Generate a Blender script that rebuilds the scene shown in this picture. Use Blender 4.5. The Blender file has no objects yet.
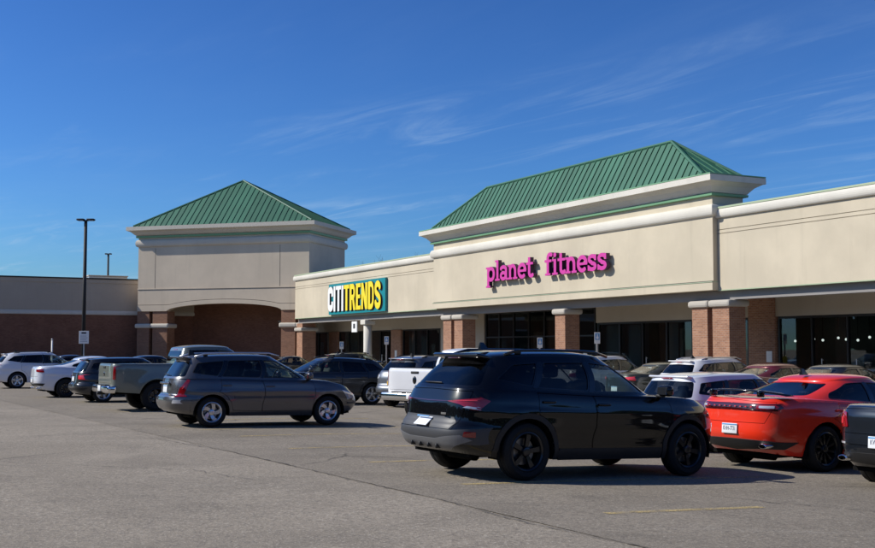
import bpy, bmesh, math, random
import numpy as np
from mathutils import Vector, Matrix
from mathutils.geometry import delaunay_2d_cdt
random.seed(7); rng = np.random.default_rng(7)
SC = bpy.context.scene; COL = SC.collection
R = math.radians

# ------------------------------------------------------------------ camera, sky, sun, exposure
FPX, CZ = 1150.0, 1.7                       # focal length in photo pixels, eye level
PITCH = math.atan2(75.0, FPX)
cam = bpy.data.cameras.new('camera'); cam.sensor_width = 36.0; cam.lens = FPX / 875.0 * 36.0
cam.clip_start = 0.1; cam.clip_end = 6000
co = bpy.data.objects.new('camera', cam); COL.objects.link(co)
co.location = (0, 0, CZ); co.rotation_euler = (math.pi / 2 + PITCH, 0, 0); SC.camera = co

SUN_EL, SUN_DIR = R(38), Vector((-1.0, 0.02, 0)).normalized()
sun_vec = Vector((SUN_DIR.x * math.cos(SUN_EL), SUN_DIR.y * math.cos(SUN_EL), math.sin(SUN_EL)))
sl = bpy.data.lights.new('sun', 'SUN'); sl.energy = 4.8; sl.angle = R(0.53); sl.color = (1.0, 0.95, 0.87)
so = bpy.data.objects.new('sun', sl); COL.objects.link(so); so.location = (-30, 10, 40)
so.rotation_euler = (-sun_vec).to_track_quat('-Z', 'Y').to_euler()

W = bpy.data.worlds.new('World'); SC.world = W; W.use_nodes = True
nt = W.node_tree; nt.nodes.clear()
def wn(t, **k):
    n = nt.nodes.new(t)
    for a, b in k.items(): setattr(n, a, b)
    return n
sky = wn('ShaderNodeTexSky', sky_type='NISHITA', sun_disc=False)
sky.sun_elevation = SUN_EL; sky.sun_rotation = math.atan2(SUN_DIR.x, SUN_DIR.y)
sky.altitude = 200; sky.air_density = 1.0; sky.dust_density = 0.8; sky.ozone_density = 2.0
tc = wn('ShaderNodeTexCoord'); sep = wn('ShaderNodeSeparateXYZ')
nt.links.new(tc.outputs['Generated'], sep.inputs[0])
zz = wn('ShaderNodeMath', operation='MAXIMUM'); nt.links.new(sep.outputs['Z'], zz.inputs[0]); zz.inputs[1].default_value = 0.03
cmb = wn('ShaderNodeCombineXYZ')
for k in ('X', 'Y'):
    dv = wn('ShaderNodeMath', operation='DIVIDE'); nt.links.new(sep.outputs[k], dv.inputs[0]); nt.links.new(zz.outputs[0], dv.inputs[1])
    nt.links.new(dv.outputs[0], cmb.inputs[k])
def cirrus(rot, sc, nscale, lo, hi, dist, loc):
    rotn = wn('ShaderNodeMapping'); nt.links.new(cmb.outputs[0], rotn.inputs[0])
    rotn.inputs['Rotation'].default_value = (0, 0, rot); rotn.inputs['Location'].default_value = loc
    scn = wn('ShaderNodeMapping'); nt.links.new(rotn.outputs[0], scn.inputs[0]); scn.inputs['Scale'].default_value = sc
    no = wn('ShaderNodeTexNoise'); nt.links.new(scn.outputs[0], no.inputs['Vector'])
    no.inputs['Scale'].default_value = nscale; no.inputs['Detail'].default_value = 8; no.inputs['Roughness'].default_value = 0.62
    no.inputs['Distortion'].default_value = dist
    mr = wn('ShaderNodeMapRange', interpolation_type='SMOOTHSTEP'); nt.links.new(no.outputs['Fac'], mr.inputs['Value'])
    mr.inputs['From Min'].default_value = lo; mr.inputs['From Max'].default_value = hi
    return mr.outputs[0]
c1 = cirrus(R(58), (0.35, 1.5, 1), 1.3, 0.44, 0.84, 1.6, (4.6, 1.4, 0))
c2 = cirrus(R(40), (0.20, 0.42, 1), 0.8, 0.40, 0.66, 0.5, (9.1, 2.2, 0))
mulc = wn('ShaderNodeMath', operation='MULTIPLY'); nt.links.new(c1, mulc.inputs[0]); nt.links.new(c2, mulc.inputs[1])
c3 = cirrus(R(60), (0.22, 0.55, 1), 0.55, 0.46, 0.9, 0.4, (2.0, 7.0, 0))
c3m = wn('ShaderNodeMath', operation='MULTIPLY'); nt.links.new(c3, c3m.inputs[0]); c3m.inputs[1].default_value = 0.22
addc = wn('ShaderNodeMath', operation='ADD', use_clamp=True); nt.links.new(mulc.outputs[0], addc.inputs[0]); nt.links.new(c3m.outputs[0], addc.inputs[1])
cf = wn('ShaderNodeMath', operation='MULTIPLY'); nt.links.new(addc.outputs[0], cf.inputs[0]); cf.inputs[1].default_value = 0.70
# deep blue grade of the whole dome: scale, cap the glare round the sun, raise to a power, scale back
sc_ = wn('ShaderNodeVectorMath', operation='SCALE'); nt.links.new(sky.outputs[0], sc_.inputs[0]); sc_.inputs['Scale'].default_value = 1 / 7.0
mn_ = wn('ShaderNodeVectorMath', operation='MINIMUM'); nt.links.new(sc_.outputs[0], mn_.inputs[0]); mn_.inputs[1].default_value = (1.2, 1.2, 1.2)
hsv = wn('ShaderNodeGamma'); nt.links.new(mn_.outputs[0], hsv.inputs['Color']); hsv.inputs['Gamma'].default_value = 1.45
up_ = wn('ShaderNodeVectorMath', operation='SCALE'); nt.links.new(hsv.outputs[0], up_.inputs[0]); up_.inputs['Scale'].default_value = 8.5
ti_ = wn('ShaderNodeVectorMath', operation='MULTIPLY'); nt.links.new(up_.outputs[0], ti_.inputs[0]); ti_.inputs[1].default_value = (.445, .785, 1.23)
mixc = wn('ShaderNodeMix', data_type='RGBA'); nt.links.new(cf.outputs[0], mixc.inputs['Factor'])
nt.links.new(ti_.outputs[0], mixc.inputs[6]); mixc.inputs[7].default_value = (5.0, 6.8, 9.0, 1)
bg = wn('ShaderNodeBackground'); bg.inputs['Strength'].default_value = 0.085
nt.links.new(mixc.outputs[2], bg.inputs['Color'])
out = wn('ShaderNodeOutputWorld'); nt.links.new(bg.outputs[0], out.inputs[0])

SC.view_settings.view_transform = 'Standard'; SC.view_settings.look = 'None'
SC.view_settings.exposure = 0.12; SC.view_settings.gamma = 1.0
SC.render.engine = 'CYCLES'
SC.cycles.max_bounces = 8; SC.cycles.transparent_max_bounces = 12

# ------------------------------------------------------------------ photo pixel -> place
def ray(px, py):
    x = px - 437.5; y = 274 - py; c, s = math.cos(PITCH), math.sin(PITCH)
    return Vector((x, FPX * c - y * s, FPX * s + y * c))
def G(x, y):                                 # how far the sloping lot lies under eye level
    p = 1.413 + .037 * x + .0134 * y; q = 1.55 + .0035 * np.maximum(y, -20); k = .03
    g = k * np.logaddexp(p / k, q / k)
    return -k * np.logaddexp(-g / k, -1.87 / k)
def gz(x, y): return float(CZ - G(x, y))
def on_ground(px, py):
    d = ray(px, py); h = 1.7
    for _ in range(30):
        t = -h / d.z; h = float(G(d.x * t, d.y * t))
    return Vector((d.x * t, d.y * t, CZ - h))
def gslope(x, y):
    e = .3
    return ((gz(x + e, y) - gz(x - e, y)) / (2 * e), (gz(x, y + e) - gz(x, y - e)) / (2 * e))

# ------------------------------------------------------------------ helpers
def tag(o, label=None, cat=None, group=None, kind=None):
    for k, v in (('label', label), ('category', cat), ('group', group), ('kind', kind)):
        if v: o[k] = v
    return o
def empty(name, loc=(0, 0, 0), rz=0, parent=None):
    o = bpy.data.objects.new(name, None); COL.objects.link(o); o.location = loc; o.rotation_euler = (0, 0, rz)
    o.empty_display_size = .2
    if parent: o.parent = parent
    return o
def link(name, me, m, parent=None, loc=None):
    if m and not me.materials: me.materials.append(m)
    o = bpy.data.objects.new(name, me); COL.objects.link(o)
    if parent: o.parent = parent
    if loc is not None: o.location = loc
    return o
def from_bm(name, bm, m, parent=None, smooth=False, loc=None):
    me = bpy.data.meshes.new(name); bm.to_mesh(me); bm.free()
    if smooth:
        for p in me.polygons: p.use_smooth = True
    return link(name, me, m, parent, loc)
def box(bm, x0, x1, y0, y1, z0, z1, bev=0):
    vs = [bm.verts.new(p) for p in ((x0,y0,z0),(x1,y0,z0),(x1,y1,z0),(x0,y1,z0),(x0,y0,z1),(x1,y0,z1),(x1,y1,z1),(x0,y1,z1))]
    fs = [bm.faces.new([vs[i] for i in f]) for f in ((0,3,2,1),(4,5,6,7),(0,1,5,4),(1,2,6,5),(2,3,7,6),(3,0,4,7))]
    if bev:
        es = list({e for f in fs for e in f.edges})
        bmesh.ops.bevel(bm, geom=es, offset=bev, segments=2, affect='EDGES', profile=.5)
def bx(name, m, parent, x0, x1, y0, y1, z0, z1, bev=0):
    bm = bmesh.new(); box(bm, x0, x1, y0, y1, z0, z1, bev); return from_bm(name, bm, m, parent)
def rbox(name, m, parent, c, s, bev, seg=3, rot=None):
    bm = bmesh.new(); bmesh.ops.create_cube(bm, size=1)
    bmesh.ops.scale(bm, vec=s, verts=bm.verts)
    bmesh.ops.bevel(bm, geom=list(bm.edges), offset=bev, segments=seg, affect='EDGES', profile=.5)
    if rot is not None: bmesh.ops.transform(bm, matrix=rot.to_4x4(), verts=bm.verts)
    bmesh.ops.translate(bm, vec=c, verts=bm.verts)
    return from_bm(name, bm, m, parent, True)
def tube(bm, pts, r, n=10, caps=True):
    pts = [Vector(p) for p in pts]; rs = r if isinstance(r, (list, tuple)) else [r] * len(pts)
    rings = []; up = None
    for i, p in enumerate(pts):
        t = (pts[min(i + 1, len(pts) - 1)] - pts[max(i - 1, 0)]).normalized()
        if up is None: up = Vector((0, 0, 1)) if abs(t.z) < .9 else Vector((1, 0, 0))
        a = t.cross(up).normalized(); b = a.cross(t).normalized(); up = b
        rings.append([bm.verts.new(p + (a * math.cos(2*math.pi*k/n) + b * math.sin(2*math.pi*k/n)) * rs[i]) for k in range(n)])
    for r0, r1 in zip(rings, rings[1:]):
        for k in range(n): bm.faces.new((r0[k], r0[(k+1) % n], r1[(k+1) % n], r1[k]))
    if caps: bm.faces.new(rings[0][::-1]); bm.faces.new(rings[-1])
def prism(bm, prof, x0, x1, axis='x'):       # extrude a (y,z) profile from x0 to x1
    a = [bm.verts.new((x0, y, z)) for y, z in prof]; b = [bm.verts.new((x1, y, z)) for y, z in prof]
    n = len(prof)
    for i in range(n): bm.faces.new((a[i], b[i], b[(i+1) % n], a[(i+1) % n]))
    bm.faces.new(a[::-1]); bm.faces.new(b)
    bmesh.ops.recalc_face_normals(bm, faces=bm.faces)
def sweep_rect(bm, prof, u0, u1, v0, v1, close=True):   # moulding profile (out, z) mitred round a rectangle
    rings = []
    for o, z in prof:
        rings.append([bm.verts.new(p) for p in ((u0-o, v0-o, z), (u1+o, v0-o, z), (u1+o, v1+o, z), (u0-o, v1+o, z))])
    for a, b in zip(rings, rings[1:]):
        for k in range(4): bm.faces.new((a[k], a[(k+1) % 4], b[(k+1) % 4], b[k]))
    bm.faces.new(rings[0][::-1]); bm.faces.new(rings[-1])
    bmesh.ops.recalc_face_normals(bm, faces=bm.faces)
def pip(pts, loop):
    x, y = pts[:, 0], pts[:, 1]; ins = np.zeros(len(pts), bool); L = np.asarray(loop); M = np.roll(L, -1, 0)
    for (x0, y0), (x1, y1) in zip(L, M):
        if y0 == y1: continue
        c = (y0 > y) != (y1 > y); ins ^= c & (x < (x1 - x0) * (y - y0) / (y1 - y0) + x0)
    return ins
def cdt(loops, extra=None):
    vs, es = [], []
    for l in loops:
        b = len(vs); vs += [Vector((float(p[0]), float(p[1]))) for p in l]; n = len(l); es += [(b + i, b + (i + 1) % n) for i in range(n)]
    if extra is not None: vs += [Vector((float(p[0]), float(p[1]))) for p in extra]
    r = delaunay_2d_cdt(vs, es, [], 0, 1e-6, False)
    return np.array([(v[0], v[1]) for v in r[0]]), np.array([f for f in r[2] if len(f) == 3], int)
# ------------------------------------------------------------------ materials
def mat(name, col, rough=.6, metal=0., coat=0., spec=.5, **kw):
    m = bpy.data.materials.new(name); m.use_nodes = True; b = m.node_tree.nodes['Principled BSDF']
    b.inputs['Base Color'].default_value = (*col, 1); b.inputs['Roughness'].default_value = rough
    b.inputs['Metallic'].default_value = metal; b.inputs['Coat Weight'].default_value = coat
    b.inputs['Coat Roughness'].default_value = kw.get('coat_rough', .03); b.inputs['Specular IOR Level'].default_value = spec
    if 'emit' in kw: b.inputs['Emission Color'].default_value = (*kw['emit'], 1); b.inputs['Emission Strength'].default_value = kw['estr']
    return m
def nodes(m): return m.node_tree, m.node_tree.nodes['Principled BSDF']
def N(t, ty, **k):
    n = t.nodes.new(ty)
    for a, b in k.items(): setattr(n, a, b)
    return n
def noise(t, vec, scale, detail=4, rough=.55, dist=0):
    n = N(t, 'ShaderNodeTexNoise'); n.inputs['Scale'].default_value = scale; n.inputs['Detail'].default_value = detail
    n.inputs['Roughness'].default_value = rough; n.inputs['Distortion'].default_value = dist
    if vec: t.links.new(vec, n.inputs['Vector'])
    return n.outputs['Fac']
def mrange(t, v, a, b, c, d, smooth=True):
    n = N(t, 'ShaderNodeMapRange', interpolation_type='SMOOTHSTEP' if smooth else 'LINEAR')
    for i, x in enumerate((a, b, c, d)): n.inputs[1 + i].default_value = x
    t.links.new(v, n.inputs[0]); return n.outputs[0]
def mixcol(t, fac, a, b, blend='MIX'):
    n = N(t, 'ShaderNodeMix', data_type='RGBA', blend_type=blend)
    if isinstance(fac, float): n.inputs[0].default_value = fac
    else: t.links.new(fac, n.inputs[0])
    for i, c in ((6, a), (7, b)):
        if isinstance(c, tuple): n.inputs[i].default_value = (*c, 1)
        else: t.links.new(c, n.inputs[i])
    return n.outputs[2]
def bump(t, b, h, strength, dist):
    n = N(t, 'ShaderNodeBump'); n.inputs['Strength'].default_value = strength; n.inputs['Distance'].default_value = dist
    t.links.new(h, n.inputs['Height']); t.links.new(n.outputs[0], b.inputs['Normal'])
def coords(t, scale=(1, 1, 1), kind='Object'):
    c = N(t, 'ShaderNodeTexCoord'); m = N(t, 'ShaderNodeMapping'); m.inputs['Scale'].default_value = scale
    t.links.new(c.outputs[kind], m.inputs[0]); return m.outputs[0]

def stucco_mat(name, col, dirt=.25, streak=True):
    m = mat(name, col, .85, spec=.25); t, b = nodes(m); c = coords(t)
    blotch = mrange(t, noise(t, c, .35, 5, .6), .35, .7, 0, 1)
    col1 = mixcol(t, blotch, tuple(x * (1 - dirt * .45) for x in col), col)
    cs = coords(t, (1.6, 1.6, .12)); st = mrange(t, noise(t, cs, 1.2, 6, .65), .52, .80, 0, dirt)
    col2 = mixcol(t, st, col1, tuple(x * .55 for x in col)) if streak else col1
    fine = noise(t, c, 60, 2); col3 = mixcol(t, mrange(t, fine, .3, .7, 0, .16), col2, tuple(x * .72 for x in col))
    t.links.new(col3, b.inputs['Base Color']); bump(t, b, noise(t, c, 45, 3), .35, .01); return m
def brick_mat(name, c1, c2, mortar):
    m = mat(name, c1, .85, spec=.25); t, b = nodes(m)
    tcn = N(t, 'ShaderNodeTexCoord'); s = N(t, 'ShaderNodeSeparateXYZ'); t.links.new(tcn.outputs['Object'], s.inputs[0])
    a = N(t, 'ShaderNodeMath', operation='ADD'); t.links.new(s.outputs[0], a.inputs[0]); t.links.new(s.outputs[1], a.inputs[1])
    cc = N(t, 'ShaderNodeCombineXYZ'); t.links.new(a.outputs[0], cc.inputs[0]); t.links.new(s.outputs[2], cc.inputs[1])
    br = N(t, 'ShaderNodeTexBrick'); t.links.new(cc.outputs[0], br.inputs[0])
    br.inputs['Scale'].default_value = 1; br.inputs['Brick Width'].default_value = .203; br.inputs['Row Height'].default_value = .0677
    br.inputs['Mortar Size'].default_value = .005; br.inputs['Mortar Smooth'].default_value = .2; br.inputs['Bias'].default_value = -.1
    br.inputs['Color1'].default_value = (*c1, 1); br.inputs['Color2'].default_value = (*c2, 1); br.inputs['Mortar'].default_value = (*mortar, 1)
    ns = mrange(t, noise(t, tcn.outputs['Object'], 1.3, 5), .3, .75, 0, .35)
    t.links.new(mixcol(t, ns, br.outputs['Color'], tuple(x * .5 for x in c1)), b.inputs['Base Color'])
    bump(t, b, br.outputs['Fac'], -.5, .006); return m
def metal_roof(name, col):
    m = mat(name, col, .55, .0, spec=.35); t, b = nodes(m); c = coords(t)
    f = mrange(t, noise(t, c, .9, 4), .3, .7, 0, .5)
    t.links.new(mixcol(t, f, col, tuple(x * .74 for x in col)), b.inputs['Base Color'])
    oi = N(t, 'ShaderNodeObjectInfo'); h_ = N(t, 'ShaderNodeHueSaturation'); t.links.new(b.inputs['Base Color'].links[0].from_socket, h_.inputs['Color']); t.links.new(mrange(t, oi.outputs['Random'], 0, 1, .86, 1.12, False), h_.inputs['Value']); t.links.new(h_.outputs[0], b.inputs['Base Color']); bump(t, b, noise(t, c, 1.4, 2), .12, .03); return m
def paint(name, col, metal=0., rough=.35, flake=.05):
    m = mat(name, col, rough, metal, 1.0, spec=(.08 if max(col) < .06 else .5)); t, b = nodes(m); c = coords(t)
    dust = mrange(t, noise(t, c, 3.5, 6, .7), .45, .8, 0, flake)
    t.links.new(mixcol(t, dust, col, (.20, .185, .165)), b.inputs['Base Color'])
    t.links.new(mrange(t, noise(t, c, 5, 5, .7), .3, .8, .02, .09), b.inputs['Coat Roughness']); return m
def glass_mat(name, tint, mixf, gloss=(1, 1, 1)):
    m = bpy.data.materials.new(name); m.use_nodes = True; t = m.node_tree; t.nodes.clear()
    o = N(t, 'ShaderNodeOutputMaterial'); mx = N(t, 'ShaderNodeMixShader'); tr = N(t, 'ShaderNodeBsdfTransparent'); gl = N(t, 'ShaderNodeBsdfGlossy')
    fr = N(t, 'ShaderNodeFresnel'); ge = N(t, 'ShaderNodeNewGeometry'); ma = N(t, 'ShaderNodeMath', operation='MULTIPLY_ADD'); t.links.new(ge.outputs['Backfacing'], ma.inputs[0]); ma.inputs[1].default_value = 1 / mixf - mixf; ma.inputs[2].default_value = mixf; t.links.new(ma.outputs[0], fr.inputs[0]); gl.inputs['Roughness'].default_value = .015
    gl.inputs['Color'].default_value = (*gloss, 1); tr.inputs[0].default_value = (*tint, 1)
    t.links.new(fr.outputs[0], mx.inputs[0]); t.links.new(tr.outputs[0], mx.inputs[1]); t.links.new(gl.outputs[0], mx.inputs[2]); t.links.new(mx.outputs[0], o.inputs[0])
    return m
def asphalt_mat(name='asphalt', kk=1.0):
    m = mat(name, (.2, .19, .175), .9, spec=.25); t, b = nodes(m); c = coords(t)
    big = noise(t, c, .11, 6, .6, .6); mid = noise(t, c, .7, 6, .65, .4); agg = noise(t, c, 34, 4, .85); grit = noise(t, c, 11, 5, .75)
    base = mixcol(t, mrange(t, big, .32, .68, 0, 1), (.270, .240, .200), (.345, .308, .262))
    base = mixcol(t, mrange(t, mid, .42, .72, 0, .65), base, (.20, .178, .150))
    cst = coords(t, (.16, 1.5, 1)); rotm = t.nodes[-1]; rotm.inputs['Rotation'].default_value = (0, 0, R(-8))
    base = mixcol(t, mrange(t, noise(t, cst, .9, 7, .7, .3), .55, .78, 0, .5), base, (.41, .385, .35))
    # tyre-worn / oil spots
    vo = N(t, 'ShaderNodeTexVoronoi'); vo.inputs['Scale'].default_value = .45; t.links.new(c, vo.inputs['Vector'])
    spot = mrange(t, vo.outputs['Distance'], .03, .16, .35, 0); base = mixcol(t, spot, base, (.125, .115, .105))
    base = mixcol(t, mrange(t, grit, .42, .70, 0, .75), base, (.175, .158, .14))
    base = mixcol(t, mrange(t, agg, .54, .66, 0, .9), base, (.56, .53, .48))
    base = mixcol(t, mrange(t, agg, .34, .46, .85, 0), base, (.10, .092, .085))
    pt = noise(t, c, .23, 3, .5, 1.2); base = mixcol(t, mrange(t, pt, .54, .60, 0, .16), base, (.14, .126, .11))
    sp2 = N(t, 'ShaderNodeTexVoronoi'); sp2.inputs['Scale'].default_value = 2.6; sp2.inputs['Randomness'].default_value = 1.0; t.links.new(c, sp2.inputs['Vector']); base = mixcol(t, mrange(t, sp2.outputs['Distance'], .02, .07, .6, 0), base, (.07, .066, .06))
    sp3 = N(t, 'ShaderNodeTexVoronoi'); sp3.inputs['Scale'].default_value = 3.7; mp3 = N(t, 'ShaderNodeMapping'); mp3.inputs['Location'].default_value = (3.3, 7.1, 0); t.links.new(c, mp3.inputs[0]); t.links.new(mp3.outputs[0], sp3.inputs['Vector']); base = mixcol(t, mrange(t, sp3.outputs['Distance'], .01, .05, .8, 0), base, (.62, .59, .54))
    # fine cracks
    ve = N(t, 'ShaderNodeTexVoronoi', feature='DISTANCE_TO_EDGE'); ve.inputs['Scale'].default_value = .33
    wv = N(t, 'ShaderNodeMix', data_type='VECTOR'); wv.inputs[0].default_value = .30; nz = N(t, 'ShaderNodeTexNoise'); nz.inputs['Scale'].default_value = 1.1; nz.inputs['Detail'].default_value = 6
    t.links.new(c, nz.inputs['Vector']); t.links.new(c, wv.inputs[4]); t.links.new(nz.outputs['Color'], wv.inputs[5]); t.links.new(wv.outputs[1], ve.inputs['Vector'])
    ck = mrange(t, ve.outputs['Distance'], 0, .010, .75, 0); gate = mrange(t, noise(t, c, .21, 3), .50, .62, 0, 1)
    mm = N(t, 'ShaderNodeMath', operation='MULTIPLY'); t.links.new(ck, mm.inputs[0]); t.links.new(gate, mm.inputs[1])
    base = mixcol(t, mm.outputs[0], base, (.05, .048, .045))
    base = mixcol(t, 1.0, base, (kk*1.0, kk*.965, kk*.89), 'MULTIPLY')
    t.links.new(base, b.inputs['Base Color'])
    ad = N(t, 'ShaderNodeMath', operation='ADD'); t.links.new(agg, ad.inputs[0]); t.links.new(grit, ad.inputs[1])
    bump(t, b, ad.outputs[0], .75, .012); return m
def worn_paint(name, col, keep=.5):
    m = mat(name, col, .85, spec=.25); t, b = nodes(m); c = coords(t)
    a = mrange(t, noise(t, c, 4, 6, .75), keep - .12, keep + .12, 0, 1); a2 = mrange(t, noise(t, c, 40, 3, .8), .40, .62, .25, 1)
    mm = N(t, 'ShaderNodeMath', operation='MULTIPLY'); t.links.new(a, mm.inputs[0]); t.links.new(a2, mm.inputs[1])
    tr = N(t, 'ShaderNodeBsdfTransparent'); mx = N(t, 'ShaderNodeMixShader'); o = t.nodes['Material Output']
    t.links.new(mm.outputs[0], mx.inputs[0]); t.links.new(tr.outputs[0], mx.inputs[1]); t.links.new(b.outputs[0], mx.inputs[2]); t.links.new(mx.outputs[0], o.inputs[0])
    return m

M = {}
M['asphalt'] = asphalt_mat('asphalt', .95)
M['asphalt_old'] = asphalt_mat('asphalt_old', .80)
M['yellow_line'] = worn_paint('yellow_line', (.55, .42, .18), .43)
M['white_line'] = worn_paint('white_line', (.55, .53, .48), .5)
M['tar'] = worn_paint('tar', (.085, .078, .07), .46)
M['concrete'] = stucco_mat('concrete', (.42, .40, .36), .3, False)
M['stucco'] = stucco_mat('stucco', (.59, .515, .385), .34)
M['stucco_tower'] = stucco_mat('stucco_tower', (.64, .54, .415), .3)
M['stucco_grey'] = stucco_mat('stucco_grey', (.48, .41, .33), .25)
M['trim'] = stucco_mat('trim', (.66, .625, .545), .3)
M['fascia'] = stucco_mat('fascia', (.27, .255, .245), .2, False)
M['cap_stone'] = stucco_mat('cap_stone', (.47, .43, .37), .25, False)
M['trim_tower'] = stucco_mat('trim_tower', (.61, .56, .475), .2)
M['glow'] = mat('lamp_glow', (.9, .9, .9), .5, emit=(1, .96, .9), estr=2.5)
M['groove_shade'] = mat('groove_shade', (.10, .09, .075), .9)  # dark of joints, also of the painted shadow line over the arch
M['green_trim'] = mat('green_trim', (.16, .33, .18), .5)
M['pale_green'] = mat('pale_green', (.36, .43, .28), .6)
M['roof_green'] = metal_roof('roof_green', (.034, .135, .082))
M['brick'] = brick_mat('brick', (.37, .185, .108), (.24, .112, .068), (.38, .32, .25))
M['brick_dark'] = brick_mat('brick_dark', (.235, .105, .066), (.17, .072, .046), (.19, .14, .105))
M['brick_mid'] = brick_mat('brick_mid', (.30, .148, .088), (.22, .105, .063), (.27, .22, .17))
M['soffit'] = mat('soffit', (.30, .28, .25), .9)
M['store_wall'] = stucco_mat('store_wall', (.45, .39, .31), .2)
M['interior'] = mat('interior', (.035, .035, .035), .95)
M['int_wall'] = mat('interior_wall', (.26, .28, .28), .9)
M['blind'] = mat('window_blind', (.30, .34, .35), .8)
M['poster'] = stucco_mat('poster', (.45, .40, .36), .6, False)
M['store_glass'] = glass_mat('store_glass', (.50, .55, .55), 1.52)
M['frame_dark'] = mat('frame_dark', (.018, .017, .016), .45, .3)
M['alu'] = mat('aluminium', (.50, .51, .51), .4, .7)
M['pole'] = mat('pole_dark', (.012, .012, .013), .7, .0)
M['sign_white'] = mat('sign_white', (.78, .78, .76), .5)
M['sign_blue'] = mat('sign_blue', (.12, .32, .60), .5)
M['sign_ink'] = mat('sign_ink', (.03, .03, .035), .6)
M['galv'] = mat('galvanised', (.42, .43, .43), .45, .6)
M['pink'] = mat('pink', (.56, .045, .30), .42, spec=.4)
M['purple'] = mat('purple', (.055, .012, .05), .5)
M['teal'] = mat('teal', (.0, .21, .24), .45)
M['yellow'] = mat('yellow', (.86, .66, .02), .45)
M['ink'] = mat('sign_black', (.01, .012, .014), .5)
M['hydrant'] = mat('hydrant_yellow', (.50, .52, .03), .45)
M['bark'] = mat('bark', (.10, .075, .055), .9)
M['leaf'] = mat('leaf', (.045, .065, .022), .8, spec=.2)
# cars
M['tyre'] = mat('tyre', (.013, .013, .013), .8, spec=.3)
M['liner'] = mat('wheel_liner', (.006, .006, .006), .95, spec=.1)
M['plastic'] = mat('black_plastic', (.012, .012, .013), .55)
M['gloss_black'] = mat('gloss_black', (.005, .005, .006), .12, coat=.6)
M['grey_plastic'] = mat('grey_plastic', (.042, .044, .049), .5)
M['silver_plastic'] = mat('silver_plastic', (.17, .175, .185), .4, .3)
M['chrome'] = mat('chrome', (.75, .75, .76), .13, 1.)
M['alloy'] = mat('alloy', (.60, .61, .63), .28, .85)
M['black_alloy'] = mat('black_alloy', (.012, .012, .013), .3, .2, .4)
M['mirror'] = mat('mirror', (.16, .18, .21), .06, .9)
M['disc'] = mat('brake_disc', (.26, .25, .24), .4, .9)
M['car_glass'] = glass_mat('car_glass', (.66, .76, .73), 1.5)
M['privacy_glass'] = glass_mat('privacy_glass', (.05, .052, .056), 1.5)
M['dark_glass'] = glass_mat('dark_glass', (.16, .17, .18), 1.5)
M['seat'] = mat('seat_fabric', (.035, .035, .037), .9)
M['seat_beige'] = mat('seat_beige', (.16, .145, .12), .9)
M['tail_red'] = mat('tail_red', (.26, .004, .007), .12, coat=1.)
M['tail_bright'] = mat('tail_bright', (.75, .05, .06), .15, coat=1.)
M['tail_dark'] = mat('tail_dark', (.05, .004, .006), .1, coat=1.)
M['lamp_clear'] = mat('lamp_clear', (.55, .56, .58), .1, .3, 1.)
M['amber'] = mat('amber', (.7, .22, .02), .2, coat=1.)
M['plate'] = mat('plate_white', (.74, .76, .78), .4)
M['plate_gold'] = mat('plate_gold', (.80, .52, .10), .4)
M['plate_ink'] = mat('plate_ink', (.03, .04, .09), .5)
# ------------------------------------------------------------------ ground
def ground_sheet(name, m, xs, ys, dz=0.):
    X, Y = np.meshgrid(xs, ys); Z = CZ - G(X, Y) + dz
    v = np.stack([X, Y, Z], -1).reshape(-1, 3).tolist(); nx = len(xs)
    f = [(j*nx+i, j*nx+i+1, (j+1)*nx+i+1, (j+1)*nx+i) for j in range(len(ys)-1) for i in range(nx-1)]
    me = bpy.data.meshes.new(name); me.from_pydata(v, [], f)
    for p in me.polygons: p.use_smooth = True
    return link(name, me, m)
xs = np.concatenate([[-3000, -900, -300, -120], np.arange(-60, 61, 1.5), [120, 300, 900, 3000]])
ys = np.concatenate([[-3000, -900, -300, -90], np.arange(-30, 100, 1.5), [130, 300, 900, 3000]])
lot = tag(ground_sheet('parking_lot', M['asphalt'], xs, ys), 'grey worn asphalt parking lot sloping gently to one side', kind='structure')
def strip(name, m, pts, w, parent=None, dz=.004, seg=.25, jit=0., taper=False):
    P = []
    for a, b in zip(pts, pts[1:]):
        n = max(1, int((Vector(b[:2]) - Vector(a[:2])).length / seg))
        P += [Vector(a[:2]).lerp(Vector(b[:2]), k / n) for k in range(n)]
    P.append(Vector(pts[-1][:2])); vs = []; fs = []
    for i, p in enumerate(P):
        t = (P[min(i+1, len(P)-1)] - P[max(i-1, 0)]).normalized(); nrm = Vector((-t.y, t.x))
        q = p + nrm * random.uniform(-jit, jit); ww = w * (random.uniform(.35, 1.3) if jit else 1)
        for s in (-1, 1):
            r = q + nrm * s * ww / 2; vs.append((r.x, r.y, gz(r.x, r.y) + dz))
        if i: fs.append((2*i-2, 2*i, 2*i+1, 2*i-1))
    me = bpy.data.meshes.new(name); me.from_pydata(vs, [], fs); o = link(name, me, m, parent)
    return o
sa, sb = on_ground(229, 451.5).to_2d(), on_ground(645, 548).to_2d(); rdir = (sa - sb).normalized(); fdir = Vector((rdir.y, -rdir.x))
ss, tt = np.arange(-14, 60.1, 1.0), np.arange(0, 13.1, 1.0); vs_ = []
for s0 in ss:
    for t0 in tt:
        q = sb + rdir * float(s0) + fdir * float(t0); vs_.append((q.x, q.y, gz(q.x, q.y) + .004))
me = bpy.data.meshes.new('stall_paving'); nn_ = len(tt); me.from_pydata(vs_, [], [(i*nn_+j, (i+1)*nn_+j, (i+1)*nn_+j+1, i*nn_+j+1) for i in range(len(ss)-1) for j in range(nn_-1)])
for p_ in me.polygons: p_.use_smooth = True
tag(link('stall_paving', me, M['asphalt_old']), 'darker older asphalt strip under the parking bays', kind='structure')
HD = R(29)                                      # stall direction above the picture's x axis
hdv = Vector((math.cos(HD), math.sin(HD)))
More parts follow.
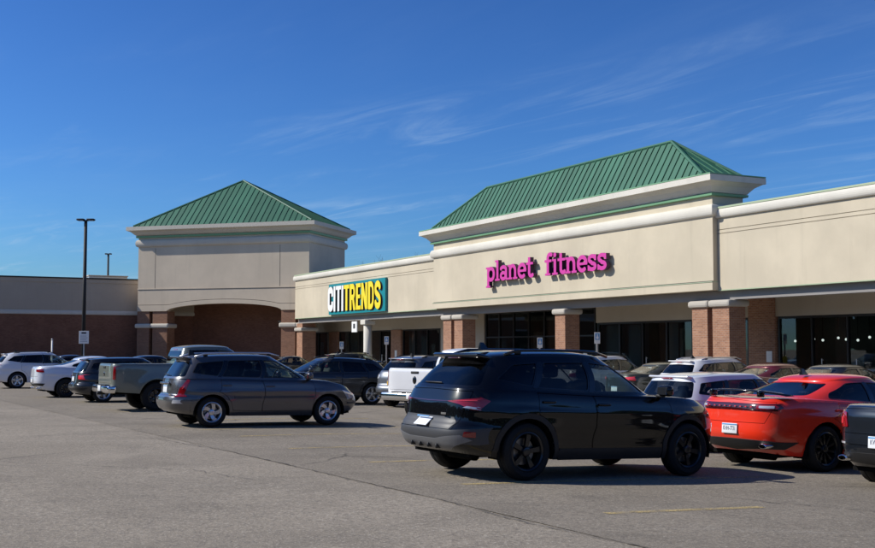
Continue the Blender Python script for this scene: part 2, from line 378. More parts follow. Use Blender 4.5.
for i, (px, py, l) in enumerate([(606, 514, 2.1), (462, 484.8, 4.9), (369, 462.5, 4.9), (289, 448.9, 4.9), (240, 436.5, 4.9), (200, 430, 4.9), (175, 421, 4.9), (120, 412, 4.9), (98, 405, 4.9)]):
    p = on_ground(px, py).to_2d(); strip('painted_line', M['yellow_line'], [p, p + hdv * l], .115, lot, .009)
rowd = Vector((-.4605, .8877)); p0 = on_ground(606, 514).to_2d() - rowd * 2.6
strip('painted_line', M['yellow_line'], [p0, p0 + hdv * 4.8], .115, lot, .009)
strip('seam_crack', M['tar'], [on_ground(*p) for p in [(150, 438), (229, 451.5), (270, 461), (314.5, 471.4), (362.5, 482.7), (430, 497.5), (452.6, 503.5), (543, 526.6), (645, 548), (760, 574)]], .042, lot, .010, .12, .025)
strip('seam_crack', M['tar'], [on_ground(*p) for p in [(700, 494), (770, 503), (875, 512), (960, 520)]], .03, lot, .010, .12, .03)
strip('seam_crack', M['tar'], [on_ground(*p) for p in [(0, 462), (90, 466), (190, 470), (250, 480)]], .03, lot, .010, .15, .05)

# ------------------------------------------------------------------ main block of shops
PHI = math.atan2(-.8877, .4605); OB = (7.75, 47.0)
def BL(u, v, z=0): c, s = math.cos(PHI), math.sin(PHI); return Vector((OB[0] + c*u - s*v, OB[1] + s*u + c*v, z))
bld = tag(empty('shopping_building', (*OB, 0), PHI), 'long beige stucco shopping building with brick columns and green ridged roof', 'building')
Z0 = -.35
def wall_grooved(name, m, parent, u0, u1, v0, v1, z0, z1, zg, g=.03, dep=.025):
    bm = bmesh.new(); zs = [z0] + [x for q in zg for x in (q - g/2, q + g/2)] + [z1]
    for a, b in zip(zs[::2], zs[1::2]): box(bm, u0, u1, v0, v1, a, b)
    for q in zg: box(bm, u0 + dep, u1 - dep, v0 + dep, v1 - dep, q - g/2, q + g/2)
    return from_bm(name, bm, m, parent)
def roll(zc, r, n=9):                            # half-round moulding (out, z)
    return [(0, zc - r)] + [(.05 + r * math.cos(a) * .5, zc + r * math.sin(a)) for a in np.linspace(-math.pi/2, math.pi/2, n)] + [(0, zc + r)]
EU = 34.0
for nm, u0, u1 in (('wall', -38.7, -16.86), ('wall', 5.53, EU)):
    wall_grooved(nm, M['stucco'], bld, u0, u1, 0, 1.0, 3.86, 6.55, [5.92, 6.06])
    bm = bmesh.new(); prism(bm, [(-o, z) for o, z in roll(6.66, .17)][::-1] + [(.9, 6.83), (.9, 6.5)][::-1], u0 - (.12 if u0 < -30 else -.01), u1 - .01)
    from_bm('cornice_roll', bm, M['trim'], bld, False)
    bx('coping', M['pale_green'], bld, u0, u1 - .02, -.10, .95, 6.832, 6.90)
    bx('drip_flashing', M['pale_green'], bld, u0, u1 - .02, -.018, .3, 3.825, 3.857)
# return at the free end of the wing
bm = bmesh.new(); box(bm, -38.69, -38.2, 1.0, 9, 3.86, 6.83); from_bm('end_wall', bm, M['stucco'], bld)
# tall centre block
P0, P1 = -16.85, 5.52
wall_grooved('wall', M['stucco'], bld, P0, P1, -.22, 1.25, 4.16, 7.34, [])
bx('base_band', M['stucco'], bld, P0 - .02, P1 + .02, -.29, 1.9, 3.855, 4.14)
bx('band_flashing', M['pale_green'], bld, P0 - .02, P1 + .02, -.31, 1.9, 4.142, 4.165)
bx('band_groove', M['groove_shade'], bld, P0 + .01, P1 - .01, -.235, 1.9, 4.167, 4.20)
bm = bmesh.new(); sweep_rect(bm, [(0.0, 6.55)] + [(o, z) for o, z in roll(6.79, .21)[1:-1]] + [(0.0, 7.02)], P0, P1, -.22, 1.25)
from_bm('cornice_roll', bm, M['trim'], bld, False)
bm = bmesh.new(); sweep_rect(bm, [(.0, 7.32), (.14, 7.33), (.15, 7.42), (0, 7.43)], P0, P1, -.22, 1.25); from_bm('green_band', bm, M['green_trim'], bld)
bm = bmesh.new(); sweep_rect(bm, [(.0, 7.435), (.12, 7.44), (.16, 7.50), (.30, 7.66), (.52, 7.79), (.60, 7.80), (.60, 8.02), (.2, 8.03)], P0, P1, -.22, 1.25)
from_bm('cornice', bm, M['trim'], bld)
bm = bmesh.new(); sweep_rect(bm, [(.45, 8.032), (.60, 8.034), (.60, 8.075), (.40, 8.078)], P0, P1, -.22, 1.25); from_bm('drip_edge', bm, M['green_trim'], bld)

def clip_half(poly, s, lo, hi):                  # clip a convex polygon of (s,t) to lo<=s<=hi
    for lim, sg in ((lo, 1), (hi, -1)):
        out = []
        for a, b in zip(poly, poly[1:] + poly[:1]):
            da, db = sg * (a[0] - lim), sg * (b[0] - lim)
            if da >= 0: out.append(a)
            if da * db < 0: k = da / (da - db); out.append((a[0] + (b[0]-a[0])*k, a[1] + (b[1]-a[1])*k))
        poly = out
        if not poly: return []
    return poly
def roof_slope(pts, pitch_w, roof, off=0.):
    """pts: corners in building space, first two along the eave; standing-seam panels, each an object"""
    P = [Vector(p) for p in pts]; ex = (P[1] - P[0]).normalized(); nr = ex.cross(P[2] - P[0]).normalized(); ey = nr.cross(ex)
    if nr.z < 0: nr = -nr
    q = [((p - P[0]).dot(ex), (p - P[0]).dot(ey)) for p in P]; L = (P[1] - P[0]).length; n = max(1, round(L / pitch_w)); w = L / n
    tr = lambda s, t, h: P[0] + ex * s + ey * t + nr * h
    for i in range(n):
        c = clip_half(q, 0, i*w + .012, (i+1)*w - .012)
        if len(c) < 3: continue
        bm = bmesh.new(); a = [bm.verts.new(tr(s, t, .03)) for s, t in c]; b = [bm.verts.new(tr(s, t, .0)) for s, t in c]
        bm.faces.new(a); bm.faces.new(b[::-1])
        for k in range(len(c)): bm.faces.new((a[k], b[k], b[(k+1) % len(c)], a[(k+1) % len(c)]))
        c2 = clip_half(q, 0, i*w - .020, i*w + .020)   # the raised seam on the panel's edge
        if len(c2) >= 3:
            a = [bm.verts.new(tr(s, t, .07)) for s, t in c2]; b = [bm.verts.new(tr(s, t, .005)) for s, t in c2]; bm.faces.new(a)
            for k in range(len(c2)): bm.faces.new((a[k], b[k], b[(k+1) % len(c2)], a[(k+1) % len(c2)]))
        bmesh.ops.recalc_face_normals(bm, faces=bm.faces)
        from_bm('roof_panel', bm, M['roof_green'], roof)
def hip_roof(parent, u0, u1, v0, v1, zb, ru0, ru1, rv, zr, pw):
    bm = bmesh.new(); A, B_, C, D = [bm.verts.new(p) for p in ((u0, v0, zb), (u1, v0, zb), (u1, v1, zb), (u0, v1, zb))]
    E_ = bm.verts.new((ru0, rv, zr - .02)); F_ = bm.verts.new((ru1, rv, zr - .02)) if ru1 - ru0 > .2 else E_
    if F_ is E_: fs = [(A, B_, E_), (B_, C, E_), (C, D, E_), (D, A, E_)]
    else: fs = [(A, B_, F_, E_), (B_, C, F_), (C, D, E_, F_), (D, A, E_)]
    for f in fs: bm.faces.new(f)
    bm.faces.new((D, C, B_, A)); bmesh.ops.recalc_face_normals(bm, faces=bm.faces)
    roof = from_bm('roof', bm, M['roof_green'], parent)
    a, b, c, d = (u0, v0, zb), (u1, v0, zb), (u1, v1, zb), (u0, v1, zb); e, f = (ru0, rv, zr), (ru1, rv, zr)
    pt = ru1 - ru0 <= .2
    roof_slope([a, b, f, e] if not pt else [a, b, e], pw, roof); roof_slope([b, c, f if not pt else e], pw, roof)
    roof_slope([c, d, e, f] if not pt else [c, d, e], pw, roof); roof_slope([d, a, e], pw, roof)
    for p, r_ in ((a, e), (b, f), (c, f), (d, e)) + ((() if pt else ((e, f),))):
        p, r_ = (e if pt and p is f else p), (e if pt and r_ is f else r_)
        bm = bmesh.new(); tube(bm, [Vector(p) + Vector((0, 0, .06)), Vector(r_) + Vector((0, 0, .06))], .075, 6); from_bm('ridge_cap', bm, M['roof_green'], roof)
    return roof
hip_roof(bld, P0 + .55, P1 - .05, -.60, 1.35, 8.05, -12.1, 2.5, .40, 9.80, .40)

# fascia, soffit, roof deck, shop interior
bx('fascia', M['fascia'], bld, -38.68, EU, .26, .6, 3.50, 3.84)
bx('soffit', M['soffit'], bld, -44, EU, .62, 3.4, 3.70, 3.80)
bx('roof_deck', M['concrete'], bld, -38.1, EU, 1.02, 24, 6.0, 6.3)
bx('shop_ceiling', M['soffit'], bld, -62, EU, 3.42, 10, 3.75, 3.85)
bx('shop_back_wall', M['int_wall'], bld, -62, EU, 10, 10.3, Z0, 6.0)
bx('shop_floor', M['interior'], bld, -62, EU, 3.3, 10, Z0, Z0 + .12); bx('shop_end_wall', M['int_wall'], bld, -62.3, -62, 3.3, 10.3, Z0, 6.0)
VS = 3.0
def glaze(u0, u1, z1, n, door=None, zb=-.2, bar=None):
    """storefront window: dark frame bars and one pane object per bay"""
    w = (u1 - u0) / n; fr = []
    win = bx('window_frame', M['frame_dark'], bld, u0, u1, VS + .02, VS + .13, z1 - .09, z1)
    for i in range(n + 1):
        uu = min(max(u0 + i * w, u0 + .035), u1 - .035); bx('mullion', M['frame_dark'], win, uu - .035, uu + .035, VS, VS + .12, zb, z1 - .092)
    bx('sill', M['frame_dark'], win, u0 + .04, u1 - .04, VS + .01, VS + .11, zb, zb + .28)
    if bar: bx('transom', M['frame_dark'], win, u0 + .04, u1 - .04, VS + .015, VS + .105, bar, bar + .07)
    for i in range(n):
        bx('pane', M['store_glass'], win, u0 + i*w + .036, u0 + (i+1)*w - .036, VS + .06, VS + .072, zb + .28, z1 - .093)
TOPZ = 2.93
piers = [(-39.54, -37.84), (-28.97, -27.5), (3.87, 5.29)]
bands = [(-44, -17.0), (-6.4, EU)]
for u0, u1 in bands: bx('storefront_band', M['store_wall'], bld, u0, u1, VS - .02, VS + .28, TOPZ, 3.71)
for u0, u1 in piers: bx('brick_pier', M['brick'], bld, u0, u1, VS - .08, VS + .5, Z0, TOPZ + (.75 if u0 > 3 else -.003))
bx('storefront_wall', M['store_wall'], bld, -19.4, -17.0, VS - .01, VS + .3, Z0, TOPZ - .003)
bx('storefront_wall', M['store_wall'], bld, -22.2, -21.4, VS - .01, VS + .3, Z0, TOPZ - .003)
glaze(-44, -39.6, TOPZ, 2); glaze(-37.8, -29.05, TOPZ, 5); glaze(-27.4, -22.3, TOPZ, 3); glaze(-21.3, -19.5, TOPZ, 1)
glaze(-16.9, -6.5, 3.68, 7, bar=2.3); glaze(-6.3, 3.8, TOPZ, 6); glaze(5.4, EU, TOPZ, 17)
# things inside the shops: racks, counters
for u, w, h, mm in ((-26.3, .5, 1.8, 'alu'), (-24.2, .35, 1.9, 'int_wall'), (-23.2, .5, 1.5, 'stucco'), (-33.2, .5, 1.7, 'int_wall'), (-15, .6, 2, 'alu'), (-13.8, .12, 2.6, 'trim'), (-11.4, .12, 2.6, 'trim'), (-1.7, .22, 2.6, 'trim'), (-2.6, .5, 1.7, 'int_wall'), (1.2, .4, 1.6, 'stucco_grey'), (2.5, .5, 1.4, 'trim'), (8, .8, 1.5, 'alu'), (12, .9, 1.5, 'int_wall')):
    bx('display_rack', M[mm], bld, u - w/2, u + w/2, VS + 1.2, VS + 1.7, Z0 + .121, h)
for u, dv_ in ((4.7, 0), (5.2, .6), (6.1, .2), (6.3, .9), (7.2, .4), (7.9, 1), (8.1, .1), (-9.5, .3), (-12.8, 0)): 
    bm = bmesh.new(); bmesh.ops.create_uvsphere(bm, u_segments=12, v_segments=8, radius=.055, matrix=Matrix.Translation((u - 4, 8.5 + dv_, 2.05 + .14*dv_))); lp = from_bm('pendant_lamp', bm, M['glow'], bld, True); bx('cord', M['frame_dark'], lp, u - 4.008, u - 3.992, 8.492 + dv_, 8.508 + dv_, 2.1 + .14*dv_, 3.74)
# blinds, posters and doors behind and in the glass
for u0, u1, z0, z1, mm in ((-6.1, -4.9, 0, 2.8, 'blind'), (-4.4, -3.5, 0, 2.8, 'blind'), (-1.5, -.9, 0, 2.8, 'blind'), (2.2, 3.4, .2, 2.7, 'poster'), (-27.2, -26.1, .3, 2.4, 'blind'), (-25.5, -24.6, .3, 2.5, 'blind'), (-24.1, -23.6, .2, 2.0, 'trim'), (-36.5, -35.4, .2, 2.4, 'blind'), (-43.2, -41.6, 0, 2.2, 'blind'), (-21.1, -19.8, .1, 2.6, 'blind'), (-16.4, -15.2, 0, 2.2, 'blind'), (-9.3, -8.3, 0, 2.2, 'blind')):
    bx('window_blind', M[mm], bld, u0, u1, VS + .35, VS + .37, z0, z1)
for u in (-12.5, -10.9, -32.0, -30.4, 9.2, 7.6, -2.6):
    bm = bmesh.new(); tube(bm, [(u, VS - .05, .75), (u, VS - .05, 1.35)], .018, 8); box(bm, u - .012, u + .012, VS - .05, VS + .02, .78, .81); box(bm, u - .012, u + .012, VS - .05, VS + .02, 1.29, 1.32); from_bm('door_handle', bm, M['alu'], bld)
for u in (-28.2, -7.2, 5.0, -21.7): 
    bx('wall_notice', M['sign_white'], bld, u - .15, u + .15, VS - .10, VS - .085, 1.2, 1.62)
for u in (-37.0, -33.5, -30.0, -24.0, -20.0, -10.0, -1.0, 8.0, 11.5): bx('soffit_light', M['sign_white'], bld, u - .3, u + .3, 1.6, 2.2, 3.66, 3.70)
def column(u0, u1, v0, v1, capz=3.24):
    c = bx('brick_column', M['brick'], bld, u0, u1, v0, v1, Z0, capz + .02)
    bm = bmesh.new(); box(bm, u0 - .13, u1 + .13, v0 - .13, v1 + .13, capz, 3.497, .09); from_bm('column_cap', bm, M['cap_stone'], c)
for u0, u1 in ((3.98, 4.84), (5.12, 6.02), (-5.42, -4.62), (-16.26, -15.36), (-15.02, -14.12), (15.2, 16.1), (16.4, 17.3)): column(u0, u1, .05, .82)
pc = bx('brick_column', M['brick'], bld, -38.62, -37.5, .1, 1.1, Z0, 3.49); bm = bmesh.new(); box(bm, -38.78, -37.34, -.06, 1.26, 2.95, 3.2, .08); from_bm('column_cap', bm, M['cap_stone'], pc)
bm = bmesh.new(); tube(bm, [(-27.0, .42, Z0), (-27.0, .42, 3.2)], .26, 20); rc = from_bm('round_column', bm, M['trim'], bld, True)
bm = bmesh.new(); box(bm, -27.38, -26.62, .06, .78, 3.2, 3.495, .05); from_bm('column_cap', bm, M['trim'], rc)

sw = tag(empty('sidewalk', (*OB, 0), PHI), kind='structure')
bm = bmesh.new(); n = 24
for i in range(n):
    ua, ub = -44 + (EU + 44) * i / n, -44 + (EU + 44) * (i + 1) / n; box(bm, ua + .006, ub - .006, -1.5, 3.05, -.6, -.12)
from_bm('paving_slab', bm, M['concrete'], sw)['kind'] = 'stuff'
bx('kerb', M['concrete'], sw, -44, EU, -1.68, -1.512, -.6, -.115, .02)

# ------------------------------------------------------------------ corner tower
PT = BL(-38.7, 1.0); TPH = PHI + R(45)
tw = tag(empty('corner_tower', (PT.x, PT.y, 0), TPH), 'square corner tower with green pyramid roof above a wide arched entrance', 'building')
U0, U1, D = -13.9, .03, 6.3
UA, UB, ZS, ZA = -11.39, -2.13, 4.55, 5.02
def arch_z(u, dz=0): k = (u - (UA+UB)/2) / ((UB-UA)/2); return ZS + dz + (ZA - ZS) * max(0, 1 - k*k) ** .62
us = list(np.linspace(UA, UB, 33))
loop = [(U0, 4.50), (UA - .01, 4.50)] + [(u, arch_z(u)) for u in us] + [(UB + .01, 4.50), (U1, 4.50), (U1, 10.0), (U0, 10.0)]
def extrude_poly(loops, y0, y1, name, m, parent):
    vs, tr = cdt(loops); cen = vs[tr].mean(1); keep = np.zeros(len(tr), int)
    for l in loops: keep += pip(cen, l)
    tr = tr[keep % 2 == 1]; bm = bmesh.new()
    a = [bm.verts.new((x, y0, z)) for x, z in vs]; b = [bm.verts.new((x, y1, z)) for x, z in vs]; cnt = {}
    for t in tr:
        bm.faces.new([a[i] for i in t]); bm.faces.new([b[i] for i in t[::-1]])
        for i, j in ((t[0], t[1]), (t[1], t[2]), (t[2], t[0])): cnt.setdefault(frozenset((i, j)), []).append((i, j))
    for e in cnt.values():
        if len(e) == 1: i, j = e[0]; bm.faces.new((a[j], a[i], b[i], b[j]))
    for v in [v for v in bm.verts if not v.link_faces]: bm.verts.remove(v)
    bmesh.ops.recalc_face_normals(bm, faces=bm.faces); return from_bm(name, bm, m, parent)
extrude_poly([loop], 0, .45, 'front_wall', M['stucco_tower'], tw)
band = [(U0 + .003, 4.503), (UA - .01, 4.503)] + [(u, arch_z(u, .003)) for u in us] + [(UB + .01, 4.503), (U1 - .003, 4.503), (U1 - .003, 4.95), (UB + .5, 4.95)] + \
       [(u, max(4.95, arch_z(u, .30))) for u in us[::-1]] + [(UA - .5, 4.95), (U0 + .003, 4.95)]
extrude_poly([band], -.05, .02, 'arch_trim', M['stucco_tower'], tw)
shadow_line = [(U0 + .01, 4.955), (UA - .5, 4.955)] + [(u, max(4.955, arch_z(u, .305))) for u in us] + [(UB + .5, 4.955), (U1 - .01, 4.955), (U1 - .01, 4.99), (UB + .5, 4.99)] + [(u, max(4.99, arch_z(u, .34))) for u in us[::-1]] + [(UA - .5, 4.99), (U0 + .01, 4.99)]
extrude_poly([shadow_line], -.006, .02, 'arch_shadow_line', M['groove_shade'], tw)  # dark strip painting in the shadow line above the proud arch trim
bx('ledge', M['stucco_tower'], tw, U0 - .02, U1 + .02, -.035, .2, 6.12, 6.20); bx('ledge_shadow_joint', M['groove_shade'], tw, U0 + .01, U1 - .01, -.006, .2, 6.085, 6.118)
for u in (-12.45, -2.25): bx('control_joint', M['groove_shade'], tw, u - .018, u + .018, -.004, .02, 6.21, 9.2)
bx('side_wall', M['stucco_tower'], tw, U1 - .45, U1 - .004, .455, D, 3.9, 10.0); bx('side_wall', M['stucco_tower'], tw, U0 + .004, U0 + .45, .455, D, 3.9, 10.0)
bx('rear_wall', M['stucco_tower'], tw, U0 + .004, U1 - .004, D + .004, D + .4, 3.9, 10.0)
bm = bmesh.new(); sweep_rect(bm, [(0, 9.30)] + roll(9.58, .26)[1:-1] + [(0, 9.86)], U0, U1, 0, D + .4); from_bm('cornice_roll', bm, M['trim_tower'], tw)
bm = bmesh.new(); sweep_rect(bm, [(0, 9.99), (.14, 10.0), (.16, 10.14), (0, 10.15)], U0, U1, 0, D + .4); from_bm('green_band', bm, M['green_trim'], tw)
bm = bmesh.new(); sweep_rect(bm, [(0, 10.155), (.12, 10.16), (.24, 10.24), (.42, 10.42), (.62, 10.50), (.68, 10.52), (.68, 10.80), (.2, 10.82)], U0, U1, 0, D + .4); from_bm('cornice', bm, M['trim_tower'], tw)
hip_roof(tw, U0 - .30, U1 + .30, -.3, D + .7, 10.82, -6.93, -6.93, 3.3, 14.45, .46)
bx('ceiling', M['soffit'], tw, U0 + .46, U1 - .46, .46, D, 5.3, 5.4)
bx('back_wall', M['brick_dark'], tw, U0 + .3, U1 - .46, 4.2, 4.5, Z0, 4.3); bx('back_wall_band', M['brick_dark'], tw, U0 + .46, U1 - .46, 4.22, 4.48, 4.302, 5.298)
for u0, u1 in ((-13.93, -12.91), (-12.62, -11.39), (-2.13, -1.03), (-.80, .04)):
    c = bx('brick_pillar', M['brick_mid'], tw, u0, u1, .02, 1.1, Z0, 4.497); bm = bmesh.new(); box(bm, u0 - .15, u1 + .15, -.13, 1.25, 3.25, 3.58, .1); from_bm('pillar_band', bm, M['trim_tower'], c)

# ------------------------------------------------------------------ side wing
tdir = Vector((math.cos(TPH), math.sin(TPH))); LPv = PT.to_2d() + tdir * -12.5 + Vector((-.4605, .8877)) * 1.3; LPH = math.atan2(.4605, .8877)
lw = tag(empty('retail_wing', (LPv.x, LPv.y, 0), LPH), 'low flat-roofed wing with dark brick base and grey stucco parapet beside corner tower', 'building')
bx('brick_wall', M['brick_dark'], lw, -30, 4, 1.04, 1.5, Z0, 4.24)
bm = bmesh.new(); prism(bm, [(1.4, 4.242), (1.02, 4.242), (.96, 4.27), (.96, 4.42), (.99, 4.5), (1.03, 4.58), (1.4, 4.58)], -30, 4); from_bm('string_course', bm, M['trim'], lw)
wall_grooved('parapet', M['stucco_grey'], lw, -30, 4, 1.0, 1.5, 4.583, 6.70, [])
bx('parapet_band', M['stucco_grey'], lw, -30, 4, .95, 1.45, 6.62, 6.90); bx('coping', M['frame_dark'], lw, -30, 4, .90, 1.6, 6.902, 7.0)
bx('roof_deck', M['concrete'], lw, -30, 4, 1.51, 14, 6.0, 6.25); bx('rear_wall', M['brick_dark'], lw, -30, 4, 13.6, 14, Z0, 6.0)
dr = bx('entrance_door', M['alu'], lw, -13.0, -10.72, .98, 1.2, -.2, 3.45); bx('pane', M['store_glass'], dr, -12.8, -10.9, .955, .97, 0, 3.3)
rt = tag(empty('rooftop_unit', (LPv.x, LPv.y, 0), LPH), 'grey box-shaped rooftop air unit behind the parapet of low wing', 'rooftop unit')
bx('casing', M['galv'], rt, -3.4, -.4, 6.0, 8.4, 6.26, 7.45, .04); bx('lid', M['stucco_grey'], rt, -3.45, -.35, 5.95, 8.45, 7.453, 7.53)
for i in range(5): bx('louvre', M['fascia'], rt, -3.2, -.6, 5.97, 5.995, 6.5 + i*.17, 6.6 + i*.17)

# ------------------------------------------------------------------ sign lettering
def arc(cx, cy, rx, ry, a0, a1, n=18): return [(cx + rx*math.cos(R(a)), cy + ry*math.sin(R(a))) for a in np.linspace(a0, a1, n)]
def stroke(p, w):
    """polyline -> list of polygons (quads and round joints)"""
    out = []
    for a, b in zip(p, p[1:]):
        a, b = Vector(a), Vector(b); t = (b - a)
        if t.length < 1e-6: continue
        t.normalize(); n = Vector((-t.y, t.x)) * w / 2; out.append([tuple(a+n), tuple(a-n), tuple(b-n), tuple(b+n)])
    for q in p[1:-1]: out.append(arc(q[0], q[1], w/2, w/2, 3, 363, 14)[:-1])
    return out
def rect(x0, x1, y0, y1): return [(x0, y0), (x1, y0), (x1, y1), (x0, y1)]
def letter_mesh(polys, d0, d1, m, name, parent, grow=0., side=None, sx=1., sy=1., ox=0., oy=0.):
    polys = [[(x*sx + ox, y*sy + oy) for x, y in p] for p in polys]
    vs, tr = cdt(polys); cen = vs[tr].mean(1); keep = np.zeros(len(tr), bool)
    for p in polys: keep |= pip(cen, p)
    tr = tr[keep]; bm = bmesh.new(); cnt = {}
    a = [bm.verts.new((x, -d1, z)) for x, z in vs]; b = [bm.verts.new((x, -d0, z)) for x, z in vs]
    for t in tr:
        f = bm.faces.new([a[i] for i in t]); f2 = bm.faces.new([b[i] for i in t[::-1]]); f2.material_index = 1 if side else 0
        for i, j in ((t[0], t[1]), (t[1], t[2]), (t[2], t[0])): cnt.setdefault(frozenset((i, j)), []).append((i, j))
    for e in cnt.values():
        if len(e) == 1: i, j = e[0]; f = bm.faces.new((a[j], a[i], b[i], b[j])); f.material_index = 1 if side else 0
    for v in [v for v in bm.verts if not v.link_faces]: bm.verts.remove(v)
    bmesh.ops.recalc_face_normals(bm, faces=bm.faces)
    me = bpy.data.meshes.new(name); bm.to_mesh(me); bm.free(); me.materials.append(m)
    if side: me.materials.append(side)
    return link(name, me, None, parent)
s_ = .248                                         # slab letters: x-height 1
def serif(x, y, w=.2, h=.13): return rect(x - w - .11, x + w + .11, y - h/2, y + h/2)
def g_n(): return [rect(.08, .08+s_, 0, 1)] + stroke(arc(.5, .55, .3, .36, 175, 0) + [(.8, 0)], s_) + [serif(.2, .065, .14), serif(.8, .065, .14), rect(-.06, .2, .87, 1)]
def g_t(): return stroke([(.3, 1.33), (.3, .3)] + arc(.52, .3, .22, .2, 180, 330, 10), s_) + [rect(-.02, .72, .84, 1.0)]
def g_e(): return stroke(arc(.5, .5, .38, .41, 0, 318, 26), s_) + [rect(.2, .98, .42, .58)]
def g_s(): return stroke(arc(.42, .72, .28, .18, 20, 250, 16) + arc(.42, .28, .30, .18, 90, -165, 16), s_ * .96) + [rect(.66, .80, .62, .98), rect(.02, .16, .03, .36)]
GL = {'p': (1.05, stroke(arc(.52, .5, .36, .40, -180, 180, 28), s_) + [rect(.05, .05+s_, -.42, 1), serif(.17, -.36, .15), rect(-.1, .17, .87, 1)]),
      'l': (.56, [rect(.14, .14+s_, 0, 1.42), serif(.26, .065, .17), rect(-.02, .2, 1.29, 1.42)]),
      'a': (1.0, stroke(arc(.42, .70, .32, .20, 165, 0, 14) + [(.74, 0.05)], s_) + stroke(arc(.40, .30, .28, .21, 0, 360, 24), s_*.92) + [rect(.70, .98, 0, .13)]),
      'n': (1.08, g_n()), 'e': (1.0, g_e()), 't': (.80, g_t()),
      'f': (.76, stroke([(.28, 0), (.28, 1.1)] + arc(.52, 1.1, .24, .24, 180, 40, 10), s_) + [rect(-.04, .68, .84, 1.0), serif(.28, .065, .17)]),
      'i': (.56, [rect(.14, .14+s_, 0, 1), serif(.26, .065, .17), rect(-.02, .2, .87, 1), arc(.26, 1.26, .15, .15, 0, 345, 16)]), 's': (.90, g_s())}
pf = tag(empty('shop_sign', (*OB, 0), PHI), 'bright pink raised slab letters of fitness club on tall beige block', 'sign')
def word(txt, u0, u1, zb, xh):
    tot = sum(GL[c][0] for c in txt); sx = (u1 - u0) / tot; x = u0
    for c in txt:
        w, pl = GL[c]; o = letter_mesh(pl, .105, .30, M['pink'], 'letter', pf, 0, M['purple'], sx, xh, x, zb); o.location.y = -.22; x += w * sx
word('planet', -10.6, -6.3, 4.98, .70); word('fitness', -5.35, -.62, 4.98, .70)
bx('raceway', M['purple'], pf, -10.6, -6.6, -.33, -.222, 5.15, 5.32); bx('raceway', M['purple'], pf, -5.4, -.95, -.33, -.222, 5.15, 5.32)
ct = tag(empty('shop_sign', (*OB, 0), PHI), 'teal box sign with tall white and yellow capital letters', 'sign')
bm = bmesh.new(); box(bm, -32.0, -23.2, -.16, -.002, 3.93, 5.90); from_bm('panel', bm, M['teal'], ct)
CW = .26
CG = {'C': (.82, stroke(arc(.42, .74, .26, .13, 0, 180, 12) + arc(.42, .26, .26, .13, 180, 360, 12), CW) + [rect(.55, .81, .60, .74), rect(.55, .81, .26, .40)]),
      'I': (.36, [rect(.05, .31, 0, 1)]), 'T': (.78, [rect(.26, .52, 0, 1), rect(.02, .76, .85, 1)]),
      'R': (.86, [rect(.05, .31, 0, 1)] + stroke([(.1, .91), (.5, .91)] + arc(.48, .70, .20, .21, 90, -90, 12) + [(.1, .49)], .2) + [[(.38, .5), (.62, .5), (.84, 0), (.56, 0)]]),
      'E': (.70, [rect(.05, .31, 0, 1), rect(.05, .66, .85, 1), rect(.05, .60, .43, .57), rect(.05, .66, 0, .15)]),
      'N': (.88, [rect(.05, .29, 0, 1), rect(.59, .83, 0, 1), [(.05, 1), (.31, 1), (.83, 0), (.57, 0)]]),
      'D': (.86, [rect(.05, .31, 0, 1)] + stroke([(.1, .92), (.42, .92)] + arc(.42, .64, .26, .28, 90, 0, 8) + arc(.42, .36, .26, .28, 0, -90, 8) + [(.1, .08)], .2)),
      'S': (.80, stroke(arc(.40, .74, .26, .165, 0, 180, 12) + arc(.40, .70, .26, .17, 200, 250, 4) + arc(.40, .28, .26, .19, 60, 0, 6) + arc(.40, .25, .26, .165, 0, -180, 12), .23))}
tot = sum(CG[c][0] for c in 'CITITRENDS'); sx = 8.35 / tot; x = -31.97
for i, c in enumerate('CITITRENDS'):
    w, pl = CG[c]; o = letter_mesh(pl, .15, .25, M['sign_white'] if i < 4 else M['yellow'], 'letter', ct, 0, M['ink'], sx, 1.62, x, 4.12)
    sh = letter_mesh(pl, .162, .175, M['ink'], 'letter_shadow', ct, 0, None, sx, 1.62, x + .13, 4.06); x += w * sx
# small blade sign under the canopy
bs = tag(empty('hanging_sign', (*OB, 0), PHI), 'small white hanging sign under canopy beside round cream column', 'sign')
bx('board', M['sign_white'], bs, -28.55, -27.75, .0, .06, 2.75, 3.42, .01); bx('mark', M['sign_ink'], bs, -28.3, -28.0, -.006, -.001, 2.98, 3.28); bx('bracket', M['frame_dark'], bs, -28.2, -28.1, .01, .05, 3.42, 3.499)

# ------------------------------------------------------------------ sign posts, lamps, trees
def ada(px, u, v, zt, label, sleeve=False):
    p = BL(u, v); z = gz(p.x, p.y); r = tag(empty('parking_sign', (p.x, p.y, z), R(20)), label, 'sign', 'accessible parking signs before the shops')
    bm = bmesh.new(); box(bm, -.03, .03, -.02, .02, 0, zt - z - .02); from_bm('post', bm, M['galv'], r)
    b = zt - z; bd = bx('sign_board', M['sign_white'], r, -.125, .125, -.035, -.022, b - .45, b, .008)
    bx('blue_field', M['sign_blue'], bd, -.10, .10, -.0385, -.0355, b - .30, b - .04); 
    bm = bmesh.new(); bmesh.ops.create_circle(bm, cap_ends=True, radius=.06, segments=16, matrix=Matrix.Translation((0, -.041, b - .21)) @ Matrix.Rotation(math.pi/2, 4, 'X')); box(bm, -.02, .02, -.043, -.0405, b - .2, b - .08)
    from_bm('wheelchair_symbol', bm, M['sign_white'], bd)
    if sleeve:
        bm = bmesh.new(); tube(bm, [(0, 0, 0), (0, 0, b - 1.05), (0, 0, b - .98), (0, 0, b - .94)], [.11, .11, .08, .03], 16); from_bm('bollard_sleeve', bm, M['hydrant'], r, True)
ada(633, .55, -1.9, 2.36, 'blue accessible parking sign on post with yellow-green bollard sleeve', True)
ada(559, -4.6, -1.3, 2.2, 'blue accessible parking sign in front of single brick column')
